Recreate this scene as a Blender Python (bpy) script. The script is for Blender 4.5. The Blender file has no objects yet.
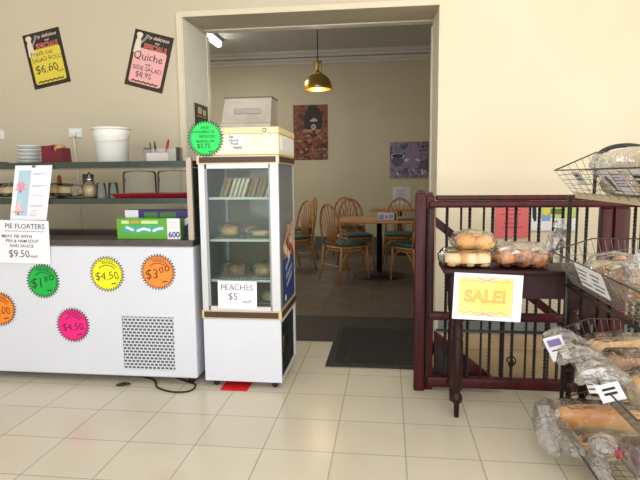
import bpy, bmesh, math, random
from mathutils import Vector, Matrix, noise
random.seed(7)
PI = math.pi
S = bpy.context.scene
C = S.collection
S.view_settings.view_transform = 'Standard'
S.view_settings.look = 'None'
S.view_settings.exposure = 0.0
S.view_settings.gamma = 1.0
S.cycles.transparent_max_bounces = 40

# ------------------------------------------------------------------ materials
def lin(c):
    out = []
    for v in c[:3]:
        v = v / 255.0
        out.append(v / 12.92 if v <= .04045 else ((v + .055) / 1.055) ** 2.4)
    return (*out, 1.0)

MATS = {}
def mat(name, rgb, rough=.6, metal=0.0, var=0.0, scale=8.0, bump=0.0, bscale=40.0, spec=.5, rgb2=None, emit=0.0, coat=0.0):
    if name in MATS: return MATS[name]
    m = bpy.data.materials.new(name); m.use_nodes = True
    nt = m.node_tree; b = nt.nodes['Principled BSDF']
    b.inputs['Base Color'].default_value = lin(rgb)
    b.inputs['Roughness'].default_value = rough
    b.inputs['Metallic'].default_value = metal
    b.inputs['Specular IOR Level'].default_value = spec
    if coat: b.inputs['Coat Weight'].default_value = coat
    if emit:
        b.inputs['Emission Color'].default_value = lin(rgb); b.inputs['Emission Strength'].default_value = emit
    tc = nt.nodes.new('ShaderNodeTexCoord')
    if rgb2 is None and var: rgb2 = tuple(max(0, min(255, v * (1 - var))) for v in rgb)
    if rgb2 is not None:
        n = nt.nodes.new('ShaderNodeTexNoise'); n.inputs['Scale'].default_value = scale; n.inputs['Detail'].default_value = 4
        r = nt.nodes.new('ShaderNodeValToRGB')
        r.color_ramp.elements[0].position = .35; r.color_ramp.elements[1].position = .65
        r.color_ramp.elements[0].color = lin(rgb); r.color_ramp.elements[1].color = lin(rgb2)
        nt.links.new(tc.outputs['Object'], n.inputs['Vector']); nt.links.new(n.outputs['Fac'], r.inputs['Fac'])
        nt.links.new(r.outputs['Color'], b.inputs['Base Color'])
    if bump:
        n2 = nt.nodes.new('ShaderNodeTexNoise'); n2.inputs['Scale'].default_value = bscale
        bp = nt.nodes.new('ShaderNodeBump'); bp.inputs['Strength'].default_value = bump; bp.inputs['Distance'].default_value = .01
        nt.links.new(tc.outputs['Object'], n2.inputs['Vector']); nt.links.new(n2.outputs['Fac'], bp.inputs['Height'])
        nt.links.new(bp.outputs['Normal'], b.inputs['Normal'])
    MATS[name] = m
    return m

def clear(name, tint=(255, 255, 255), body=.06, bodycol=(255, 255, 255), gloss_rough=.05, streak=0.0, sscale=25.0, ior=1.45):
    """thin clear sheet: transparent, with a little milkiness and a fresnel shine"""
    if name in MATS: return MATS[name]
    m = bpy.data.materials.new(name); m.use_nodes = True
    nt = m.node_tree; nt.nodes.clear()
    out = nt.nodes.new('ShaderNodeOutputMaterial')
    tr = nt.nodes.new('ShaderNodeBsdfTransparent'); tr.inputs['Color'].default_value = lin(tint)
    df = nt.nodes.new('ShaderNodeBsdfDiffuse'); df.inputs['Color'].default_value = lin(bodycol)
    gl = nt.nodes.new('ShaderNodeBsdfGlossy'); gl.inputs['Roughness'].default_value = gloss_rough
    fr = nt.nodes.new('ShaderNodeFresnel'); fr.inputs['IOR'].default_value = ior
    m1 = nt.nodes.new('ShaderNodeMixShader'); m2 = nt.nodes.new('ShaderNodeMixShader')
    m1.inputs[0].default_value = body
    if streak:
        tc = nt.nodes.new('ShaderNodeTexCoord'); n = nt.nodes.new('ShaderNodeTexNoise'); n.inputs['Scale'].default_value = sscale
        n.inputs['Detail'].default_value = 5; n.inputs['Distortion'].default_value = 1.5
        r = nt.nodes.new('ShaderNodeMapRange'); r.inputs['From Min'].default_value = .45; r.inputs['From Max'].default_value = .7
        r.inputs['To Min'].default_value = body; r.inputs['To Max'].default_value = min(.95, body + streak)
        nt.links.new(tc.outputs['Object'], n.inputs['Vector']); nt.links.new(n.outputs['Fac'], r.inputs['Value'])
        nt.links.new(r.outputs['Result'], m1.inputs[0])
        bp = nt.nodes.new('ShaderNodeBump'); bp.inputs['Strength'].default_value = .6; bp.inputs['Distance'].default_value = .02
        nt.links.new(n.outputs['Fac'], bp.inputs['Height'])
        nt.links.new(bp.outputs['Normal'], gl.inputs['Normal']); nt.links.new(bp.outputs['Normal'], fr.inputs['Normal'])
    tl = nt.nodes.new('ShaderNodeBsdfTranslucent'); tl.inputs['Color'].default_value = lin(bodycol); mb_ = nt.nodes.new('ShaderNodeMixShader'); mb_.inputs[0].default_value = .35
    nt.links.new(df.outputs[0], mb_.inputs[1]); nt.links.new(tl.outputs[0], mb_.inputs[2])
    nt.links.new(tr.outputs[0], m1.inputs[1]); nt.links.new(mb_.outputs[0], m1.inputs[2])
    nt.links.new(fr.outputs[0], m2.inputs[0]); nt.links.new(m1.outputs[0], m2.inputs[1]); nt.links.new(gl.outputs[0], m2.inputs[2])
    nt.links.new(m2.outputs[0], out.inputs['Surface'])
    MATS[name] = m
    return m

def ramp_noise(name, stops, scale=6, rough=.5, detail=5, distortion=1.0, coat=0):
    if name in MATS: return MATS[name]
    m = bpy.data.materials.new(name); m.use_nodes = True
    nt = m.node_tree; b = nt.nodes['Principled BSDF']; b.inputs['Roughness'].default_value = rough
    tc = nt.nodes.new('ShaderNodeTexCoord'); n = nt.nodes.new('ShaderNodeTexNoise')
    n.inputs['Scale'].default_value = scale; n.inputs['Detail'].default_value = detail; n.inputs['Distortion'].default_value = distortion
    r = nt.nodes.new('ShaderNodeValToRGB'); el = r.color_ramp.elements
    el[0].position, el[0].color = stops[0][0], lin(stops[0][1]); el[1].position, el[1].color = stops[-1][0], lin(stops[-1][1])
    for p, c in stops[1:-1]:
        e = el.new(p); e.color = lin(c)
    nt.links.new(tc.outputs['Object'], n.inputs['Vector']); nt.links.new(n.outputs['Fac'], r.inputs['Fac'])
    nt.links.new(r.outputs['Color'], b.inputs['Base Color'])
    MATS[name] = m
    return m

def tile_mat(name, rgb, rgb2, grout, size, x0, y0, rough, line=.006, spec=.5, ang=0.0, var=.03, bscale=3.0):
    m = bpy.data.materials.new(name); m.use_nodes = True
    nt = m.node_tree; b = nt.nodes['Principled BSDF']
    b.inputs['Specular IOR Level'].default_value = spec
    N = nt.nodes.new; K = nt.links.new
    geo = N('ShaderNodeNewGeometry'); mp = N('ShaderNodeMapping'); mp.inputs['Location'].default_value = (-x0, -y0, 0)
    K(geo.outputs['Position'], mp.inputs['Vector'])
    sp = N('ShaderNodeSeparateXYZ'); K(mp.outputs[0], sp.inputs[0])
    masks = []; cells = []
    for k in (0, 1):
        d = N('ShaderNodeMath'); d.operation = 'DIVIDE'; d.inputs[1].default_value = size; K(sp.outputs[k], d.inputs[0])
        f = N('ShaderNodeMath'); f.operation = 'FRACT'; K(d.outputs[0], f.inputs[0])
        fl = N('ShaderNodeMath'); fl.operation = 'FLOOR'; K(d.outputs[0], fl.inputs[0]); cells.append(fl)
        s = N('ShaderNodeMath'); s.operation = 'SUBTRACT'; s.inputs[1].default_value = .5; K(f.outputs[0], s.inputs[0])
        a = N('ShaderNodeMath'); a.operation = 'ABSOLUTE'; K(s.outputs[0], a.inputs[0])
        r = N('ShaderNodeMapRange'); r.inputs['From Min'].default_value = .5 - line / size * .9; r.inputs['From Max'].default_value = .5 - line / size * .3
        K(a.outputs[0], r.inputs['Value']); masks.append(r)
    mx = N('ShaderNodeMath'); mx.operation = 'MAXIMUM'; K(masks[0].outputs[0], mx.inputs[0]); K(masks[1].outputs[0], mx.inputs[1])
    cb = N('ShaderNodeCombineXYZ'); K(cells[0].outputs[0], cb.inputs[0]); K(cells[1].outputs[0], cb.inputs[1])
    wn = N('ShaderNodeTexWhiteNoise'); K(cb.outputs[0], wn.inputs['Vector'])
    n = N('ShaderNodeTexNoise'); n.inputs['Scale'].default_value = bscale; n.inputs['Detail'].default_value = 6; K(geo.outputs['Position'], n.inputs['Vector'])
    mm = N('ShaderNodeMix'); mm.data_type = 'RGBA'; mm.inputs[6].default_value = lin(rgb); mm.inputs[7].default_value = lin(rgb2); K(n.outputs['Fac'], mm.inputs[0])
    hs = N('ShaderNodeHueSaturation'); K(mm.outputs[2], hs.inputs['Color'])
    vr = N('ShaderNodeMapRange'); vr.inputs['To Min'].default_value = 1 - var; vr.inputs['To Max'].default_value = 1 + var; K(wn.outputs['Value'], vr.inputs['Value']); K(vr.outputs[0], hs.inputs['Value'])
    # dirt smudges
    n3 = N('ShaderNodeTexNoise'); n3.inputs['Scale'].default_value = 1.7; n3.inputs['Detail'].default_value = 8; K(geo.outputs['Position'], n3.inputs['Vector'])
    r3 = N('ShaderNodeMapRange'); r3.inputs['From Min'].default_value = .62; r3.inputs['From Max'].default_value = .8; r3.inputs['To Max'].default_value = .35; K(n3.outputs['Fac'], r3.inputs['Value'])
    m3 = N('ShaderNodeMix'); m3.data_type = 'RGBA'; K(r3.outputs[0], m3.inputs[0]); K(hs.outputs[0], m3.inputs[6]); m3.inputs[7].default_value = lin(tuple(v * .72 for v in rgb))
    mg = N('ShaderNodeMix'); mg.data_type = 'RGBA'; K(mx.outputs[0], mg.inputs[0]); K(m3.outputs[2], mg.inputs[6]); mg.inputs[7].default_value = lin(grout)
    K(mg.outputs[2], b.inputs['Base Color'])
    rr = N('ShaderNodeMapRange'); rr.inputs['To Min'].default_value = rough * .8; rr.inputs['To Max'].default_value = rough * 1.3; K(n.outputs['Fac'], rr.inputs['Value']); K(rr.outputs[0], b.inputs['Roughness'])
    return m

def wood(name, rgb, rgb2, scale=6, rough=.35, axis=2):
    if name in MATS: return MATS[name]
    m = mat(name, rgb, rough, rgb2=rgb2, scale=scale, spec=.28)
    nt = m.node_tree
    mp = nt.nodes.new('ShaderNodeMapping'); sc = [6, 6, 6]; sc[axis] = .6; mp.inputs['Scale'].default_value = sc
    tc = [n for n in nt.nodes if n.type == 'TEX_COORD'][0]; nz = [n for n in nt.nodes if n.type == 'TEX_NOISE'][0]
    nt.links.new(tc.outputs['Object'], mp.inputs['Vector']); nt.links.new(mp.outputs[0], nz.inputs['Vector'])
    return m

# ------------------------------------------------------------------ mesh builder
TXT = {}
def glyphs(body, bold=0.0, space=1.0):
    key = (body, bold, space)
    if key not in TXT:
        cu = bpy.data.curves.new('lettering', 'FONT'); cu.body = body; cu.size = 1.0; cu.align_x = 'CENTER'; cu.align_y = 'CENTER'
        cu.offset = bold; cu.resolution_u = 3; cu.space_character = space
        ob = bpy.data.objects.new('lettering', cu)
        me = bpy.data.meshes.new_from_object(ob)
        TXT[key] = ([tuple(v.co) for v in me.vertices], [tuple(p.vertices) for p in me.polygons])
        bpy.data.objects.remove(ob); bpy.data.curves.remove(cu); bpy.data.meshes.remove(me)
    return TXT[key]

class MB:
    def __init__(s, M=None):
        s.v = []; s.f = []; s.m = []; s.sm = []; s.M = M or Matrix.Identity(4)
    def add(s, verts, faces, mi=0, smooth=False):
        o = len(s.v)
        s.v += [s.M @ Vector(v) for v in verts]
        for f in faces:
            s.f.append(tuple(o + i for i in f)); s.m.append(mi); s.sm.append(smooth)
        return s
    def box(s, x0, x1, y0, y1, z0, z1, mi=0):
        return s.add([(x0, y0, z0), (x1, y0, z0), (x1, y1, z0), (x0, y1, z0), (x0, y0, z1), (x1, y0, z1), (x1, y1, z1), (x0, y1, z1)],
                     [(0, 3, 2, 1), (4, 5, 6, 7), (0, 1, 5, 4), (1, 2, 6, 5), (2, 3, 7, 6), (3, 0, 4, 7)], mi)
    def rbox(s, x0, x1, y0, y1, z0, z1, r=.01, mi=0, seg=2):
        bm = bmesh.new(); bmesh.ops.create_cube(bm, size=1)
        for v in bm.verts:
            v.co = Vector(((x0 + x1) / 2 + v.co.x * (x1 - x0), (y0 + y1) / 2 + v.co.y * (y1 - y0), (z0 + z1) / 2 + v.co.z * (z1 - z0)))
        bmesh.ops.bevel(bm, geom=bm.edges[:], offset=r, segments=seg, profile=.5, affect='EDGES')
        bm.verts.index_update()
        s.add([v.co[:] for v in bm.verts], [tuple(v.index for v in f.verts) for f in bm.faces], mi, seg > 1)
        bm.free(); return s
    def prism(s, poly, y0, y1, mi=0):      # polygon in x-z swept along y
        n = len(poly)
        vs = [(x, y0, z) for x, z in poly] + [(x, y1, z) for x, z in poly]
        fs = [tuple(range(n)), tuple(range(2 * n - 1, n - 1, -1))] + [(i, i + n, (i + 1) % n + n, (i + 1) % n) for i in range(n)]
        return s.add(vs, fs, mi)
    def poly(s, pts, y=0.0, mi=0):         # flat polygon in x-z facing -y
        return s.add([(x, y, z) for x, z in pts], [tuple(range(len(pts)))], mi)
    def rect(s, x0, x1, z0, z1, y=0.0, mi=0):
        return s.poly([(x0, z0), (x1, z0), (x1, z1), (x0, z1)], y, mi)
    def rrect(s, x0, x1, z0, z1, r, y=0.0, mi=0):
        pts = []
        for cx, cz, a in ((x1 - r, z0 + r, -90), (x1 - r, z1 - r, 0), (x0 + r, z1 - r, 90), (x0 + r, z0 + r, 180)):
            for k in range(5):
                t = math.radians(a + k * 22.5); pts.append((cx + r * math.cos(t), cz + r * math.sin(t)))
        return s.poly(pts, y, mi)
    def disc(s, cx, cz, rx, rz, y=0.0, mi=0, n=24):
        return s.poly([(cx + rx * math.cos(2 * PI * k / n), cz + rz * math.sin(2 * PI * k / n)) for k in range(n)], y, mi)
    def star(s, cx, cz, r0, r1, n=36, y=0.0, mi=0):
        return s.add([(cx, y, cz)] + [(cx + (r0 if k % 2 else r1) * math.cos(PI * k / n), y, cz + (r0 if k % 2 else r1) * math.sin(PI * k / n)) for k in range(2 * n)],
                     [(0, 1 + k, 1 + (k + 1) % (2 * n)) for k in range(2 * n)], mi)
    def line(s, pts, w, y=0.0, mi=0):      # flat stroke in x-z
        P = [Vector(p) for p in pts]; n = len(P); vs = []
        for i in range(n):
            d = (P[min(i + 1, n - 1)] - P[max(i - 1, 0)]).normalized(); q = Vector((-d.y, d.x)) * w / 2
            vs += [(P[i].x + q.x, y, P[i].y + q.y), (P[i].x - q.x, y, P[i].y - q.y)]
        return s.add(vs, [(2 * i, 2 * i + 1, 2 * i + 3, 2 * i + 2) for i in range(n - 1)], mi)
    def text(s, body, cx, cz, size, y=0.0, mi=0, rot=0.0, sx=1.0, bold=0.0, shear=0.0, space=1.0, jig=0.0):
        vs, fs = glyphs(body, bold, space); c, d = math.cos(rot), math.sin(rot); out = []
        for x, z, _ in vs:
            if jig: z += jig * math.sin(x * 5.3 + len(body)); x += jig * .6 * math.sin(z * 9 + x * 3)
            x = (x * sx + shear * z) * size; z *= size
            out.append((cx + x * c - z * d, y, cz + x * d + z * c))
        return s.add(out, fs, mi)
    def tube(s, pts, r, mi=0, n=8, closed=False, caps=True):
        pts = [Vector(p) for p in pts]; N = len(pts); vs = []; prev = None
        for i, p in enumerate(pts):
            if closed: t = pts[(i + 1) % N] - pts[i - 1]
            else: t = pts[min(i + 1, N - 1)] - pts[max(i - 1, 0)]
            t.normalize()
            if prev is None:
                a = Vector((0, 0, 1)) if abs(t.z) < .9 else Vector((1, 0, 0)); u = (a - t * a.dot(t)).normalized()
            else: u = (prev - t * prev.dot(t)).normalized()
            prev = u; w = t.cross(u); rr = r[i] if isinstance(r, (list, tuple)) else r
            for k in range(n):
                a = 2 * PI * (k + .5) / n; vs.append(p + u * math.cos(a) * rr + w * math.sin(a) * rr)
        fs = []
        for i in range(N if closed else N - 1):
            j = (i + 1) % N
            for k in range(n): fs.append((i * n + k, i * n + (k + 1) % n, j * n + (k + 1) % n, j * n + k))
        if caps and not closed: fs += [tuple(range(n - 1, -1, -1)), tuple(range((N - 1) * n, N * n))]
        return s.add(vs, fs, mi, n > 4)
    def lathe(s, prof, cx, cy, mi=0, n=24, cap0=True, cap1=True, smooth=True):
        vs = [(cx + r * math.cos(2 * PI * k / n), cy + r * math.sin(2 * PI * k / n), z) for r, z in prof for k in range(n)]
        fs = [(i * n + k, i * n + (k + 1) % n, (i + 1) * n + (k + 1) % n, (i + 1) * n + k) for i in range(len(prof) - 1) for k in range(n)]
        s.add(vs, fs, mi, smooth)
        o = []
        if cap0: o.append(tuple(range(n - 1, -1, -1)))
        if cap1: o.append(tuple(range((len(prof) - 1) * n, len(prof) * n)))
        off = len(s.v) - len(vs)
        for f in o: s.f.append(tuple(off + i for i in f)); s.m.append(mi); s.sm.append(False)
        return s
    def loft(s, cen, rad, n=16, power=2.0, jit=0.0, mi=0, smooth=True, seed=0, flat=None):
        """closed skin through rings; rad = [(half width, half height)]; power>2 squarer"""
        rnd = random.Random(seed); cen = [Vector(c) for c in cen]; N = len(cen); vs = []
        for i, p in enumerate(cen):
            t = (cen[min(i + 1, N - 1)] - cen[max(i - 1, 0)]).normalized()
            up = Vector((0, 0, 1))
            if abs(t.z) > .95: up = Vector((1, 0, 0))
            w = t.cross(up).normalized(); u = w.cross(t).normalized()
            a, b = rad[i]
            for k in range(n):
                th = 2 * PI * k / n; c, d = math.cos(th), math.sin(th)
                x = math.copysign(abs(c) ** (2 / power), c) * a; z = math.copysign(abs(d) ** (2 / power), d) * b
                if flat is not None and d < 0: z *= flat
                j = 1 + (rnd.uniform(-jit, jit) if jit else 0)
                q = p + (w * x + u * z) * j
                if jit: q += t * rnd.uniform(-jit, jit) * min(a, b) * .6
                vs.append(q)
        fs = [(i * n + k, i * n + (k + 1) % n, (i + 1) * n + (k + 1) % n, (i + 1) * n + k) for i in range(N - 1) for k in range(n)]
        fs += [tuple(range(n - 1, -1, -1)), tuple(range((N - 1) * n, N * n))]
        return s.add(vs, fs, mi, smooth)
    def build(s, name, mats, parent=None, base=None):
        if not isinstance(mats, (list, tuple)): mats = [mats]
        off = Vector((0, 0, 0))
        if parent is not None: off = wloc(parent)
        elif base is None:
            xs = [v.x for v in s.v]; ys = [v.y for v in s.v]; zs = [v.z for v in s.v]
            off = Vector(((min(xs) + max(xs)) / 2, (min(ys) + max(ys)) / 2, min(zs)))
        else: off = Vector(base)
        me = bpy.data.meshes.new(name)
        me.from_pydata([(v - off)[:] for v in s.v], [], s.f)
        for m in mats: me.materials.append(m)
        me.polygons.foreach_set('material_index', s.m); me.polygons.foreach_set('use_smooth', s.sm)
        me.update()
        bm = bmesh.new(); bm.from_mesh(me)
        if not all(len(f.verts) < 3 for f in bm.faces): pass
        bm.to_mesh(me); bm.free()
        o = bpy.data.objects.new(name, me); C.objects.link(o)
        if parent is not None: o.parent = parent
        else: o.location = off
        return o

def wloc(o):
    v = Vector(o.location)
    while o.parent is not None:
        o = o.parent; v += Vector(o.location)
    return v
def tag(o, label, cat, group=None):
    o['label'] = label; o['category'] = cat
    if group: o['group'] = group
    return o
def thing(name, label, cat, loc=(0, 0, 0), group=None):
    o = bpy.data.objects.new(name, None); C.objects.link(o); o.location = loc; o.empty_display_size = .05
    return tag(o, label, cat, group)
def struct(name, mb, m):
    o = mb.build(name, m); o['kind'] = 'structure'; return o
def kids(o): return [c for c in C.objects if c.parent == o]
def dup(root, loc, rotz=None, label=None, group=None):
    def cp(o, par):
        c = o.copy(); C.objects.link(c)
        if par is not None: c.parent = par
        for ch in kids(o): cp(ch, c)
        return c
    r = cp(root, None); r.location = loc
    if rotz is not None: r.rotation_euler = (0, 0, rotz)
    if label: r['label'] = label
    if group: r['group'] = group
    return r
def TR(x, y, z, rz=0, ry=0, rx=0):
    return Matrix.Translation((x, y, z)) @ Matrix.Rotation(rz, 4, 'Z') @ Matrix.Rotation(ry, 4, 'Y') @ Matrix.Rotation(rx, 4, 'X')
def shape(t): return t

# ------------------------------------------------------------------ common materials
M_wall = mat('cream wall paint', (229, 217, 192), .75, rgb2=(223, 211, 186), scale=1.2, bump=.05, bscale=6)
M_wall_shade = mat('shaded cream wall paint', (208, 197, 174), .75, rgb2=(202, 191, 168), scale=1.2, bump=.05, bscale=6)  # cream wall paint darkened to stand in for light falloff on the left
M_trim = mat('cream gloss trim', (233, 226, 205), .4, var=.03)
M_ceil = mat('grey white ceiling paint', (196, 194, 186), .8, var=.03)
M_ochre = mat('stained ochre stairwell paint', (232, 206, 160), .8, rgb2=(196, 168, 128), scale=3)
M_skirt = mat('grey skirting paint', (140, 146, 144), .5, var=.06)
M_white = mat('white enamel', (216, 219, 230), .35, var=.02, scale=2)
M_paper = mat('white paper', (238, 238, 246), .7)
M_ink = mat('black ink', (28, 26, 34), .6)
M_inkgrey = mat('faded pen ink', (120, 112, 128), .7)
M_black = mat('matt black plastic', (24, 24, 26), .5)
M_iron = mat('black wrought iron', (24, 20, 22), .45)
M_maroon = wood('maroon stained wood', (76, 20, 24), (48, 11, 15), 4, .45)
M_dark = wood('dark brown table wood', (50, 20, 20), (34, 14, 14), 4, .42)
M_steel = mat('brushed steel', (180, 176, 168), .35, .9, var=.08, scale=20)
M_dsteel = mat('dull dark steel ledge', (96, 90, 84), .4, .6, var=.1)
M_alu = mat('aluminium frame', (206, 206, 208), .4, .5)
M_glass = clear('clear glass', (236, 246, 242), .03, (200, 215, 210))
M_gedge = mat('green glass edge', (48, 60, 54), .2, spec=.6)
M_wire = mat('grey wire', (120, 116, 108), .4, .6)
M_bag = clear('clear bread bag', (255, 255, 255), .02, (255, 255, 255), .14, .22, 16, 1.3)
M_crumple = clear('crumpled bag film', (255, 255, 255), .12, (246, 248, 255), .22, .3, 30, 1.3)
M_white_bag = clear('white bread bag', (255, 255, 255), .34, (255, 255, 255), .2, .4, 14, 1.3)
M_cling = clear('cling film', (255, 255, 255), .03, (240, 244, 240), .12, .25, 30, 1.18)

# ================================================================== SETTING
WY, WB = 4.15, 4.75           # front and back faces of the wall with the opening
OX0, OX1, OH = -1.57, .36, 2.515
XL, XR, HC = -4.6, 3.2, 3.5
HX0, HX1, HY0 = .29, 3.2, 3.31   # stairwell opening in the floor
M_floor = tile_mat('cream vinyl floor tiles', (210, 202, 184), (200, 191, 173), (166, 157, 140), .34, -1.2726, 2.766, .22, .0055, .5)
M_dfloor = tile_mat('brown dining floor tiles', (104, 94, 84), (82, 73, 66), (58, 52, 46), .45, -.62, 5.2, .35, .01, .5, var=.08, bscale=5)

mb = MB()
for x0, x1, y0, y1 in ((XL, HX0, -2.3, WY), (HX0, XR, -2.3, HY0)): mb.box(x0, x1, y0, y1, -.08, 0)
struct('floor', mb, M_floor)
struct('floor_dining', MB().box(-4.2, 1.9, 4.93, 9.95, -.08, .002), M_dfloor)
struct('trim_1', MB().box(OX0, OX1, WY, 4.93, -.08, .004), mat('dark threshold lino', (44, 38, 35), .6, var=.15))
mb = MB()
mb.box(XL, OX0, WY, WB, 0, HC, 1); mb.box(OX1, XR, WY, WB, 0, HC, 0); mb.add([(OX0, WY, OH), (OX1, WY, OH), (OX1, WB, OH + .05), (OX0, WB, OH + .05), (OX0, WY, HC), (OX1, WY, HC), (OX1, WB, HC), (OX0, WB, HC)], [(0, 3, 2, 1), (4, 5, 6, 7), (0, 1, 5, 4), (2, 3, 7, 6)], 1)
struct('wall_back', mb, [M_wall, M_wall_shade])
struct('wall_left', MB().box(XL - .1, XL, -2.3, WB, 0, HC), M_wall_shade)
struct('wall_right', MB().box(XR, XR + .1, -2.3, WB, 0, HC), M_wall)
struct('ceiling', MB().box(XL, XR, -2.3, WB, HC, HC + .1), mat('white shop ceiling', (222, 220, 212), .8))
# shopfront wall behind the camera with a wide window opening
mb = MB(); mb.box(XL, XR, -2.45, -2.3, -.05, .25); mb.box(XL, XR, -2.45, -2.3, 2.95, HC)
mb.box(XL, XL + .35, -2.45, -2.3, .25, 2.95); mb.box(XR - .2, XR, -2.45, -2.3, .25, 2.95)
struct('wall_front', mb, M_wall)
# opening: architrave in front, rebate frame at the back
mb = MB()
mb.box(OX0 - .04, OX0, WY - .012, WY, 0, OH + .04); mb.box(OX1, OX1 + .025, WY - .008, WY, 0, OH + .04); mb.box(OX0, OX1, WY - .012, WY, OH, OH + .04)
struct('trim_2', mb, mat('wall coloured architrave', (224, 213, 188), .55, var=.02))
mb = MB(); mb.box(OX0 + .004, OX0 + .01, WB - .04, WB + .02, .004, OH); mb.box(OX1 - .012, OX1, WB - .05, WB + .02, .004, OH); mb.box(OX0, OX1, WB - .07, WB + .02, OH + .034, OH + .06)
struct('trim_3', mb, M_trim)
mb = MB(); mb.box(OX0, OX0 + .004, WY, WB, .004, OH)
struct('trim_4', mb, mat('pale reveal paint', (244, 242, 232), .5))
# stairwell
struct('wall_stairwell_back', MB().box(HX0 - .6, XR, WY, WY + .12, -2.4, 0), M_ochre)
struct('wall_stairwell_front', MB().box(HX0 - .6, XR, HY0 - .1, HY0, -2.4, -.08), M_ochre)
struct('wall_stairwell_right', MB().box(XR, XR + .1, HY0 - .1, WY + .1, -2.4, 0), M_ochre)
struct('floor_stairwell', MB().box(HX0 - .6, XR, HY0 - .1, WY + .1, -2.5, -2.4), mat('dark stairwell floor', (60, 50, 42), .7))
mb = MB()
for k in range(12):
    x = HX0 + .22 * k; mb.box(x, x + .24, HY0 + .005, WY - .005, -2.4, -.18 * (k + 1))
struct('stairs', mb, mat('dark stair treads', (70, 42, 34), .55, var=.2))
struct('baseboard_back', MB().box(OX1 + .03, XR, WY - .015, WY, .1, .2), M_skirt)
struct('trim_6', MB().box(HX0 + .1, XR, WY - .012, WY, -.02, .1), M_ochre)
# dining room
DYB = 9.9
struct('wall_dining_back', MB().box(-4.2, 1.9, DYB, DYB + .1, 0, HC), mat('dining wall paint', (203, 192, 164), .75, rgb2=(196, 184, 156), scale=1))
struct('wall_dining_left', MB().box(-4.3, -4.2, WB, DYB, 0, HC), M_wall_shade)
struct('wall_dining_right', MB().box(1.8, 1.9, WB, DYB, 0, HC), M_wall_shade)
struct('ceiling_dining', MB().box(-4.2, 1.9, WB, DYB, HC, HC + .1), M_ceil)
mb = MB()
mb.prism([(0, 0), (0, 0), (0, 0)], 0, 0) if False else None
for dz, dy in ((.0, .16), (.05, .11), (.11, .06), (.16, .03)): mb.box(-4.2, 1.8, DYB - dy, DYB, HC - dz - .05, HC - dz)
struct('trim_5', mb, mat('grey cornice', (206, 202, 190), .8))
struct('baseboard_dining_back', MB().box(-4.2, 1.8, DYB - .02, DYB, 0, .2), mat('blue grey skirting', (84, 92, 92), .5))

# ================================================================== DELI COUNTER
CY0, CY1, CX0, CX1 = 3.15, 3.85, -3.7, -1.178
ct = thing('deli_counter', 'long white deli display counter with two glass shelves on its top', 'counter', ((CX0 + CX1) / 2, 3.5, 0))
mb = MB(); mb.rbox(CX0, CX1, CY0, CY1, .05, .885, .008, 0, 1)
mb.build('body', M_white, ct)
mb = MB()
for x0, x1, y0, y1 in ((CX0, CX1 + .004, CY0 - .006, CY0 + .1), (CX0, CX1, CY1 - .1, CY1), (CX1 - .06, CX1 + .004, CY0 + .1, CY1 - .1), (CX0, CX0 + .06, CY0 + .1, CY1 - .1)):
    mb.box(x0, x1, y0, y1, .885, .922)
mb.build('ledge', M_dsteel, ct)
MB().box(CX0 + .06, CX1 - .06, CY0 + .1, CY1 - .1, .885, .889).build('well_floor', mat('cold well steel', (118, 112, 104), .35, .5, var=.1), ct)
mb = MB().box(CX0 + .05, CX1 - .12, CY0 + .12, CY1 - .05, .03, .05); mb.build('shade_slab', M_black, ct)  # black slab added to deepen the shadow under the counter
def caster(x, y, h, parent, r=None):
    r = r or h * .42
    mb = MB(); mb.tube([(x, y - .012, r), (x, y + .012, r)], r, 0, 14)
    mb.box(x - .006, x + .006, y - .018, y - .013, r * .6, h); mb.box(x - .006, x + .006, y + .013, y + .018, r * .6, h); mb.box(x - .02, x + .02, y - .02, y + .02, h - .006, h)
    return mb.build('caster', M_black, parent)
for x in (CX0 + .15, CX1 - .06): 
    for y in (CY0 + .07, CY1 - .06): caster(x, y, .052, ct)
# perforated vent panel
vm = bpy.data.materials.new('perforated vent'); vm.use_nodes = True
nt = vm.node_tree; b = nt.nodes['Principled BSDF']; b.inputs['Roughness'].default_value = .5
tc = nt.nodes.new('ShaderNodeTexCoord'); sx = nt.nodes.new('ShaderNodeSeparateXYZ'); cx = nt.nodes.new('ShaderNodeCombineXYZ')
nt.links.new(tc.outputs['Object'], sx.inputs[0]); nt.links.new(sx.outputs[0], cx.inputs[0]); nt.links.new(sx.outputs[2], cx.inputs[1])
br = nt.nodes.new('ShaderNodeTexBrick'); br.inputs['Color1'].default_value = lin((64, 64, 74)); br.inputs['Color2'].default_value = lin((74, 74, 84)); br.inputs['Mortar'].default_value = lin((205, 208, 216))
br.inputs['Scale'].default_value = 1; br.inputs['Brick Width'].default_value = .027; br.inputs['Row Height'].default_value = .0205; br.inputs['Mortar Size'].default_value = .0042; br.inputs['Mortar Smooth'].default_value = .1
nt.links.new(cx.outputs[0], br.inputs['Vector']); nt.links.new(br.outputs['Color'], b.inputs['Base Color'])
MB().box(-1.655, -1.318, CY0 - .004, CY0 + .002, .098, .44).build('vent_grille', vm, ct)
# glass shelves on posts
def shelf(z0, z1, y1, nm='glass_shelf'):
    mb = MB(); mb.box(CX0, CX1 - .005, CY0 + .045, y1, z0, z1)
    mb.m = [0, 0, 1, 1, 1, 1]
    o = mb.build(nm, [M_glass, M_gedge], ct); return o
SZ1, SZ2 = 1.403, 1.176
shelf(1.364, SZ1, 3.72); shelf(1.142, SZ2, 3.70)
for x in (CX1 - .012, CX0 + .1):
    for y in (CY0 + .03, 3.735): MB().box(x - .016, x + .016, y - .012, y + .012, .922, 1.42).build('post', mat('tan steel post', (178, 164, 148), .4, .4), ct)
MB().box(CX1 - .014, CX1 - .009, CY0 + .045, 3.72, .922, 1.36).build('end_pane', clear('end pane glass', (220, 228, 226), .3, (176, 172, 164)), ct)

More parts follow.
